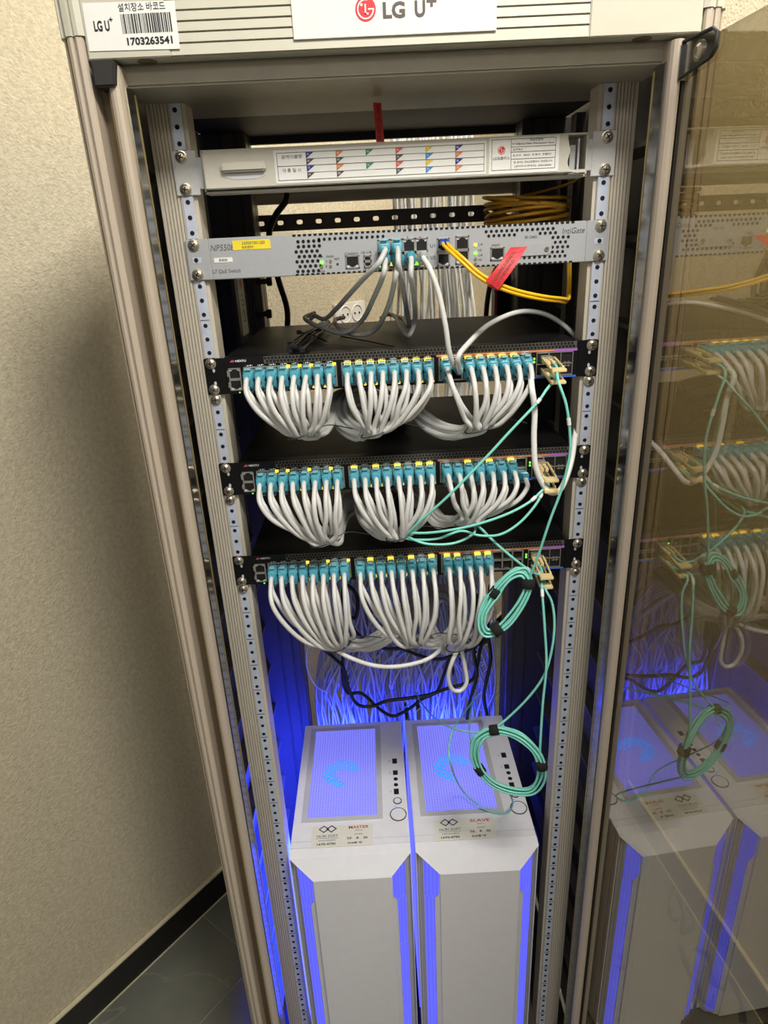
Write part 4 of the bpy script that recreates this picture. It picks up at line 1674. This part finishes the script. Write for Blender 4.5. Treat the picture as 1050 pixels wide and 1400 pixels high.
# ================================================================ REAR: hanging cables, cords, adaptor, socket
rr_ = random.Random(5)
for i in range(46):
    k_ = i % 15
    x0 = at(541, 300, 600)[0] + k_ * 9.6 + rr_.uniform(-2.5, 2.5) + (6 if k_ > 4 else 0) + (6 if k_ > 9 else 0)
    y0 = 590 + (i // 15) * 9
    x3 = x0 + rr_.uniform(-20, 20)
    pts = [(x0, y0, 90), (x0 + rr_.uniform(-2, 2), y0, 20), (x0 + rr_.uniform(-3, 3), y0, -60), (x0 * 0.6 + x3 * 0.4, y0 + rr_.uniform(-8, 8), -150),
           (x3, y0 + rr_.uniform(-12, 12), -260), (x3 + rr_.uniform(-14, 14), y0, -420), (x3 * 0.8 + rr_.uniform(-40, 40), y0 - 60, -560)]
    b = MB()
    b.tube(spline(pts, 4), 2.9, 6)
    where = ('left', 'middle', 'right')[0 if k_ < 5 else (1 if k_ < 10 else 2)]
    tag(b.build('network_cable', 'whitecord'), 'white network cable hanging in the %s clump of the bundle behind the silver switch' % where, 'cable', 'white cables of the %s clump of the upper rear bundle' % where)
for i in range(210):
    x0 = rr_.uniform(-140, 150)
    y0 = rr_.uniform(330, 420)
    x1 = x0 + rr_.uniform(-50, 50)
    x2 = x1 * 1.15 + rr_.uniform(-60, 60) - 10
    lim = lambda v: max(-190, min(190, v))
    pts = [(x0, y0, -560), (lim(x0 + rr_.uniform(-14, 14)), y0, -660), (lim((x0 + x1) / 2 + rr_.uniform(-12, 12)), y0 + rr_.uniform(-20, 20), -760), (lim(x1), rr_.uniform(330, 440), -860),
           (lim(x2 + rr_.uniform(-25, 25)), rr_.uniform(325, 440), -960), (lim(x2), rr_.uniform(325, 430), -1080), (lim(x2 + rr_.uniform(-40, 40)), rr_.uniform(325, 430), -1250)]
    b = MB()
    b.tube(spline(pts, 4), rr_.choice((2.0, 2.4, 2.8)), 6)
    where = 'MASTER computer' if x1 < -45 else ('SLAVE computer' if x1 > 45 else 'gap between the two computers')
    tag(b.build('network_cable', 'cord2'), 'loose grey network cable in the tangle behind the ' + where, 'cable', 'cables of the rear tangle behind the ' + where)
for i in range(14):
    c0 = at(rr_.uniform(648, 684), rr_.uniform(850, 960), rr_.uniform(380, 440))
    pts = []
    rx, rz = rr_.uniform(18, 46), rr_.uniform(30, 80)
    for k in range(9):
        a_ = 2 * math.pi * k / 9
        pts.append((min(196, c0[0] + rx * math.cos(a_)), c0[1] + rr_.uniform(-15, 15), c0[2] + rz * math.sin(a_)))
    b = MB()
    b.tube(spline(pts, 5, closed=True), 1.8, 6, closed=True)
    tag(b.build('network_cable', 'whitecord'), 'curled white cable loop beside the right rear post', 'cable', 'curled white loops by the rear post')


def pix(z, s, ox, oy, Y):
    return [(ox + a_ / s, oy + b_ / s, Y if not isinstance(Y, list) else Y[i]) for i, (a_, b_) in enumerate(z)]


def cord(label, pts, r=3.4, m='blackcord', name='power_cable', group='black power cords in the rack', per=7):
    b_ = MB()
    b_.tube(spline(path(pts), per), r, 8)
    return tag(b_.build(name, m), label, 'cable', group)


cord('black power cord drooping in a wide wave behind the white computers',
     pix([(90, 200), (110, 270), (200, 350), (245, 400), (270, 500), (310, 570), (380, 580), (450, 555), (560, 540), (650, 525), (740, 495), (850, 460), (880, 400), (900, 300), (935, 240)], 3.5, 400, 800, 240))
cord('black power cord sagging lowest just above the computers', pix([(245, 250), (240, 420), (260, 512), (330, 518), (390, 570), (440, 610), (490, 625), (560, 590), (620, 545), (690, 510), (720, 440), (750, 350)], 3.5, 400, 800, 270))
cord('black power cord hanging right of the grey tangle, inner strand', pix([(880, 40), (872, 180), (868, 330), (882, 430), (850, 550), (835, 640)], 3.5, 400, 800, 225))
cord('black power cord hanging beside the right rear post, outer strand', pix([(945, 0), (938, 120), (935, 230), (948, 350), (925, 470), (915, 540), (930, 620)], 3.5, 400, 800, 235))
cord('black power cord running flat under the lowest switch to the right', pix([(250, 120), (300, 160), (310, 60), (260, 0), (240, 60), (300, 220), (425, 300), (520, 305), (600, 335), (690, 355), (760, 340), (860, 300), (930, 250)], 3.5, 400, 800, 255))
cord('black power cord descending at upper left behind the silver switch', [(393, 262, 330), (390, 276, 335), (376, 296, 345), (368, 325, 350), (380, 380, 360), (392, 420, 370), (393, 450, 370), (392, 500, 372)], r=5.0)
cord('black power cord bending beside the adaptor behind the silver switch', [(690, 352, 400), (676, 372, 400), (668, 400, 402), (664, 440, 404), (663, 500, 404)], r=4.5)
cord('thin blue-lit cable looping at the left rear post', pix([(95, 245), (68, 310), (70, 400), (110, 480), (170, 515)], 3.5, 400, 800, 330), r=1.8, m='whitecord', name='network_cable', group='cables of the lower rear tangle')
ad = thing('power_adapter', 'black power adapter with red label at the right rear post', 'adapter', at(689, 425, 405))
pa, pb = at(677, 382, 405), at(704, 440, 405)
b = MB()
b.box(pa[0], pb[0], 405, 440, pb[2], pa[2])
b.build('housing', 'swblack', ad, bevel=3)
b = MB()
b.box(pa[0] - 0.5, pa[0] + 4, 404.4, 405, pb[2] + 6, pa[2] - 8)
b.build('red_label', 'redp', ad)
b = MB()
b.tube([at(697, 382, 415), at(699, 362, 415)], 9, 10, rs=[10, 7])
b.build('cord_boot', 'rubber', ad)
# cable clips on the left rear post
for v in (384, 428):
    p = at(356, v, 344)
    b = MB()
    b.box(p[0] - 6, p[0] + 16, 330, 346, p[2] - 5, p[2] + 3)
    b.box(p[0] + 12, p[0] + 20, 328, 340, p[2] - 8, p[2] + 6)
    tag(b.build('cable_clip', 'rubber', bevel=1.0), '%s black cable clip on the left rear post' % ('upper' if v < 400 else 'lower'), 'clip', 'black clips on the rear post')
# wall socket on the left wall, seen through the rack
sk = fl(0, 0)
S0 = Vector((-115.1, 861.3, -225.9)) - D2 * 14
s_o = D1.dot(S0) 
skt = thing('wall_socket', 'white double power socket on the wall behind the rack', 'socket', tuple(Vector(fl(s_o + 57, -645, -281))))
b = MB()
b.quad(fl(s_o, -645, -281), D1 * 116, (0, 0, 55), t=-9 if D1.cross(Vector((0, 0, 1))).dot(D2) < 0 else 9)
b.build('face_plate', 'socket', skt, bevel=1.5)
for k in range(2):
    c = Vector(fl(s_o + 36 + k * 46, -645 + 9.5, -254))
    b = MB()
    ring = [c + D1 * (20 * math.cos(2 * math.pi * i / 20)) + Vector((0, 0, 20 * math.sin(2 * math.pi * i / 20))) for i in range(20)]
    b.tube(ring, 1.8, 6, closed=True)
    o = b.build('outlet_rim', 'socket', skt)
    b = MB()
    for s in (-1, 1):
        cc = c + D1 * (s * 9)
        b.tube([cc - D2 * 1, cc + D2 * 1], 2.6, 8)
    b.build('outlet_hole', 'black', o)

# ================================================================ WHITE COMPUTERS
ZP = -1020.0


def computer(nm, x0, x1, label, word, sub):
    t = thing('tower_computer', label, 'computer', ((x0 + x1) / 2, 130, ZB), 'white tower computers')
    w = x1 - x0
    b_ = MB()
    b_.box(x0, x1, -12, 292, ZB + 12, ZP)
    b_.build('case', 'pc', t, bevel=1.5)
    for fx in (x0 + 20, x1 - 20):
        for fy in (15, 265):
            b_ = MB()
            b_.tube([(fx, fy, ZB), (fx, fy, ZB + 13)], 10, 10)
            b_.build('foot', 'rubber', t)
    # front: bevelled top edge, raised centre panel, chamfered side strips
    cl, cr = x0 + 38, x1 - 34
    bt, bm_ = ZP - 3, ZP - 34
    fz = ZB + 14
    b_ = MB()
    yF, yC = -28.0, -47.0
    b_.add([(x0, yF, bt), (x1, yF, bt), (cr, yC, bm_), (cl, yC, bm_)], [(0, 3, 2, 1)])
    b_.add([(x0, -12, ZP - 0.5), (x1, -12, ZP - 0.5), (x1, yF, bt), (x0, yF, bt)], [(0, 3, 2, 1)])
    b_.build('front_bevel', 'pc', t)
    b_ = MB()
    b_.box(cl, cr, yC, -12, fz, bm_)
    b_.build('front_panel', 'pcgrey', t, bevel=0.5)
    b_ = MB()
    b_.box(x0, x1, -24, -12, fz - 2, fz + 10)
    b_.box(x0, x0 + 1.2, -26, -12, fz, bt)
    b_.box(x1 - 1.2, x1, -26, -12, fz, bt)
    b_.build('front_rim', 'pc', t)
    # side strips: outer perforated band, inner glowing band in chevron segments
    for s_, e, c_ in ((1, x0, cl), (-1, x1, cr)):
        def P(f, z):                               # f: 0 at outer edge, 1 at centre panel; side facet then front facet
            if f < 0.3:
                return (e + (c_ - e) * f, -16 - 16 * f / 0.3, z)
            return (e + (c_ - e) * f, -32 - 11 * (f - 0.3) / 0.7, z)
        b_ = MB()
        b_.add([P(0.0, bt - 1), P(0.3, bt - 9), P(0.3, fz), P(0.0, fz)], [(0, 1, 2, 3) if s_ < 0 else (3, 2, 1, 0)])
        b_.add([P(0.3, bt - 9), P(1.0, bm_ - 1), P(1.0, fz), P(0.3, fz)], [(0, 1, 2, 3) if s_ < 0 else (3, 2, 1, 0)])
        b_.build('mesh_strip', 'pcmesh', t)
        top = [(0.32, bt - 11), (0.5, bt - 16), (0.97, bm_ - 3), (0.97, bm_ - 45), (0.76, bm_ - 62), (0.32, bm_ - 57)]
        segs = [top]
        z1 = bm_ - 62
        while z1 > fz + 30:
            z2 = max(z1 - 112, fz + 4)
            segs.append([(0.32, z1 + 3), (0.74, z1 - 2), (0.76, z1 - 40), (0.74, z2), (0.32, z2 + 5)])
            z1 = z2
        for sg_ in segs:
            b_ = MB()
            vs_ = [Vector(P(f, z)) + Vector((0, -0.8, 0)) for f, z in sg_]
            bk = [v + Vector((0, 6, 0)) for v in vs_]
            n_ = len(vs_)
            f1 = tuple(range(n_))
            fs_ = [f1 if s_ < 0 else f1[::-1]]
            fs_ += [((i + 1) % n_, i, n_ + i, n_ + (i + 1) % n_) for i in range(n_)]
            b_.add(vs_ + bk, fs_)
            b_.build('light_strip', 'stripglow', t)
        b_ = MB()
        pts_ = [P(0.78, bm_ - 63), P(0.78, fz), P(1.0, fz), P(1.0, bm_ - 46)]
        b_.add([Vector(p_) + Vector((0, -0.4, 0)) for p_ in pts_], [(0, 1, 2, 3) if s_ > 0 else (3, 2, 1, 0)])
        b_.build('chamfer_panel', 'pcgrey', t)
        b_ = MB()
        b_.tube([Vector(P(f, z)) + Vector((0, -1, 0)) for f, z in ((0.03, bt - 3), (0.5, bt - 14), (0.99, bm_ - 1), (0.99, bm_ - 46), (0.78, bm_ - 63), (0.78, fz))], 1.0, 6)
        b_.build('strip_border', 'pc', t)
    # top: recessed filter, frame, ports
    f0, f1, y0, y1 = x0 + 14, x1 - 44, 40, 278
    b_ = MB()
    for a_ in ((f0, f1, y0, y0 + 9), (f0, f1, y1 - 9, y1), (f0, f0 + 10, y0 + 9, y1 - 9), (f1 - 10, f1, y0 + 9, y1 - 9)):
        b_.box(a_[0], a_[1], a_[2], a_[3], ZP, ZP + 1.8)
    ff = b_.build('filter_frame', 'pcframe', t)
    b_ = MB()
    b_.box(f0 + 9, f1 - 9, y0 + 8, y1 - 8, ZP, ZP + 0.9)
    fm = b_.build('filter_mesh', 'filter', t)
    # fan seen through the mesh: lit hexagon cells round a hub
    b_ = MB()
    fc = ((f0 + f1) / 2 - 4, 150)
    for i in range(-7, 8):
        for j in range(-8, 9):
            hx = fc[0] + i * 6.0 + (3.0 if j % 2 else 0)
            hy = fc[1] + j * 5.2
            d_ = math.hypot(hx - fc[0], hy - fc[1])
            an = math.degrees(math.atan2(hy - fc[1], hx - fc[0]))
            if 12 < d_ < 36 and not (-80 < an < 10) and (i * 5 + j * 3) % 7 != 0:
                b_.disc((hx, hy, ZP + 1.0), 2.5, 6, 'z', 0.3)
    b_.build('fan_light', 'cyanglow', fm, kind='stuff')
    px_ = x1 - 18
    b_ = MB()
    for yy, h_ in ((176, 13), (146, 11), (100, 13)):
        b_.box(px_ - 4.5, px_ + 4.5, yy - h_ / 2, yy + h_ / 2, ZP, ZP + 0.4)
    for yy in (130, 116):
        b_.disc((px_, yy, ZP + 0.2), 4.0, 12, 'z', 0.3)
    b_.build('front_ports', 'black', t)
    for yy, r_, n2 in ((78, 7, 'reset_button'), (48, 14, 'power_button')):
        b_ = MB()
        b_.disc((px_ + 1, yy, ZP + 0.6), r_ - 1.3, 24, 'z', 0.9)
        bt_ = b_.build(n2, 'pc', t)
        b_ = MB()
        b_.tube([(px_ + 1 + r_ * math.cos(2 * math.pi * i / 26), yy + r_ * math.sin(2 * math.pi * i / 26), ZP + 0.4) for i in range(26)], 0.8, 6, closed=True)
        b_.build('button_ring', 'rubber', bt_)
    b_ = MB()
    b_.disc((px_ - 4, 66, ZP + 0.3), 1.2, 8, 'z', 0.4)
    b_.build('status_led', 'glow', t)
    b_ = MB()
    put_text(b_, 'USB', (px_ - 10, 176, ZP), 2, right=(0, 1, 0), up=(-1, 0, 0))
    put_text(b_, 'USB', (px_ - 10, 146, ZP), 2, right=(0, 1, 0), up=(-1, 0, 0))
    put_text(b_, 'USB', (px_ - 10, 100, ZP), 2, right=(0, 1, 0), up=(-1, 0, 0))
    b_.build('port_lettering', 'greyink', t)
    # seam of the front part and glowing side window on the left
    b_ = MB()
    b_.box(x0 + 0.5, x1 - 0.5, 1.0, 1.8, ZP - 0.2, ZP + 0.25)
    b_.build('seam', 'pcframe', t)
    b_ = MB()
    b_.box(x0 - 1.5, x0, 10, 280, ZB + 60, ZP - 22)
    b_.build('side_window', 'sideglow' if nm == 'master' else 'glow', t)
    b_ = MB()
    b_.disc(((x0 + x1) / 2 - 20, 293, ZP - 70), 56, 24, 'y', 1.2)
    b_.build('rear_fan_light', 'fanglow', t)
    # paper sticker
    l0, l1 = x0 + 34, x0 + 34 + 104
    R_, U_ = (1, 0, 0), (0, 1, 0)
    b_ = MB()
    b_.box(l0, l1, -12, 31, ZP, ZP + 0.5)
    st_ = b_.build('paper_sticker', 'cream', t)
    zt_ = ZP + 0.5
    b_ = MB()
    for q in (-1, 1):
        cxq, cyq = l0 + 27 + q * 6.5, 24
        sq = [(cxq + 8 * math.cos(math.pi / 2 * i), cyq + 6.5 * math.sin(math.pi / 2 * i), zt_ + 0.6) for i in range(4)]
        b_.tube(sq, 1.1, 5, closed=True)
    put_text(b_, 'NURI SOFT', (l0 + 27, 10, zt_), 5.0, R_, U_, width=36)
    line_ = (l0 + 8, l0 + 46, 5.2, 5.7)
    b_.add([(line_[0], line_[2], zt_ + 0.3), (line_[1], line_[2], zt_ + 0.3), (line_[1], line_[3], zt_ + 0.3), (line_[0], line_[3], zt_ + 0.3)], [(0, 1, 2, 3)])
    put_text(b_, 'www.nurisoft.kr', (l0 + 27, 1.5, zt_), 3.0, R_, U_, width=30)
    b_.build('maker_print', 'logonavy', st_)
    b_ = MB()
    put_text(b_, '1670-4790', (l0 + 26, -6, zt_), 4.6, R_, U_, width=31, bold=0.02)
    put_text(b_, '설치일자', (l0 + 80, 11, zt_), 3.0, R_, U_, width=14)
    put_text(b_, sub, (l0 + 80, 18.5, zt_), 2.6, R_, U_, width=12)
    put_text(b_, "'25.   8.   26.", (l0 + 78, 3.5, zt_), 4.4, R_, U_, width=36, bold=0.02, shear=0.15)
    put_text(b_, '010호 아', (l0 + 74, -6, zt_), 4.4, R_, U_, width=24, bold=0.03, shear=0.1)
    b_.build('date_print', 'ink', st_)
    b_ = MB()
    put_text(b_, word, (l0 + 80, 25.5, zt_), 5.6, R_, U_, width=34, bold=0.012)
    b_.build('name_print', 'crimson', st_)
    return t


computer('master', -214, -14, 'white tower computer marked MASTER, left of the two, glowing blue', 'MASTER', '(마스터)')
computer('slave', -6, 197, 'white tower computer marked SLAVE, right of the two, glowing blue', 'SLAVE', '(슬레이브)')

# ================================================================ THINGS ON THE FLOOR behind the glass
for i, (pp, w, lab) in enumerate((
        ([(921, 1212), (914, 1232), (918, 1255), (926, 1258)], 9, 'black strap curled on the floor nearest the baseboard, behind the glass'),
        ([(926, 1222), (934, 1250), (932, 1276), (946, 1268)], 9, 'black strap lying in a hook on the floor, behind the glass'),
        ([(940, 1242), (947, 1256), (950, 1270)], 7, 'short black strap end beside the hooked one behind the glass'),
        ([(928, 1292), (936, 1312), (943, 1334)], 15, 'wide black strap lying straight across a tile joint behind the glass'),
        ([(948, 1296), (968, 1308), (974, 1340), (990, 1355)], 13, 'long black strap twisting on the floor behind the glass'),
        ([(950, 1336), (958, 1364), (972, 1374), (976, 1360)], 10, 'black strap bent like a hook lowest on the floor'),
        ([(998, 1336), (1012, 1368), (1016, 1398)], 15, 'thick black strap at the far right floor behind the glass'),
        ([(846, 1304), (852, 1318), (846, 1326)], 14, 'small black scrap on the floor beside the rack behind glass'))):
    pts = spline([atz(u, v, -FZ + 2.5) for u, v in pp], 5)
    b = MB()
    vs_, fs_ = [], []
    for k, p in enumerate(pts):
        d = (pts[min(k + 1, len(pts) - 1)] - pts[max(k - 1, 0)]).normalized()
        nrm = Vector((-d.y, d.x, 0)).normalized() * (w / 2 * (0.7 + 0.3 * math.sin(k * 0.9 + i)))
        hz = Vector((0, 0, 1.5 + 2.0 * abs(math.sin(k * 0.7 + i))))
        vs_ += [p + nrm + hz, p - nrm + hz, p - nrm - Vector((0, 0, 2.4)), p + nrm - Vector((0, 0, 2.4))]
    for k in range(len(pts) - 1):
        a4, c4 = k * 4, k * 4 + 4
        for q in range(4):
            fs_.append((a4 + q, c4 + q, c4 + (q + 1) % 4, a4 + (q + 1) % 4))
    n4 = len(vs_)
    fs_ += [(0, 1, 2, 3), (n4 - 1, n4 - 2, n4 - 3, n4 - 4)]
    b.add(vs_, fs_)
    tag(b.build('cable_strap', 'velcro'), lab, 'strap', 'black straps dropped on the floor')
p = atz(157, 1364, -FZ + 1)
b = MB()
b.quad((p[0] - 8, p[1] - 14, p[2]), (12, 14, 0), (-4, 3, 0.6), t=0.4)
tag(b.build('tape_scrap', 'redtag'), 'small scrap of red tape on the floor at the baseboard', 'tape')
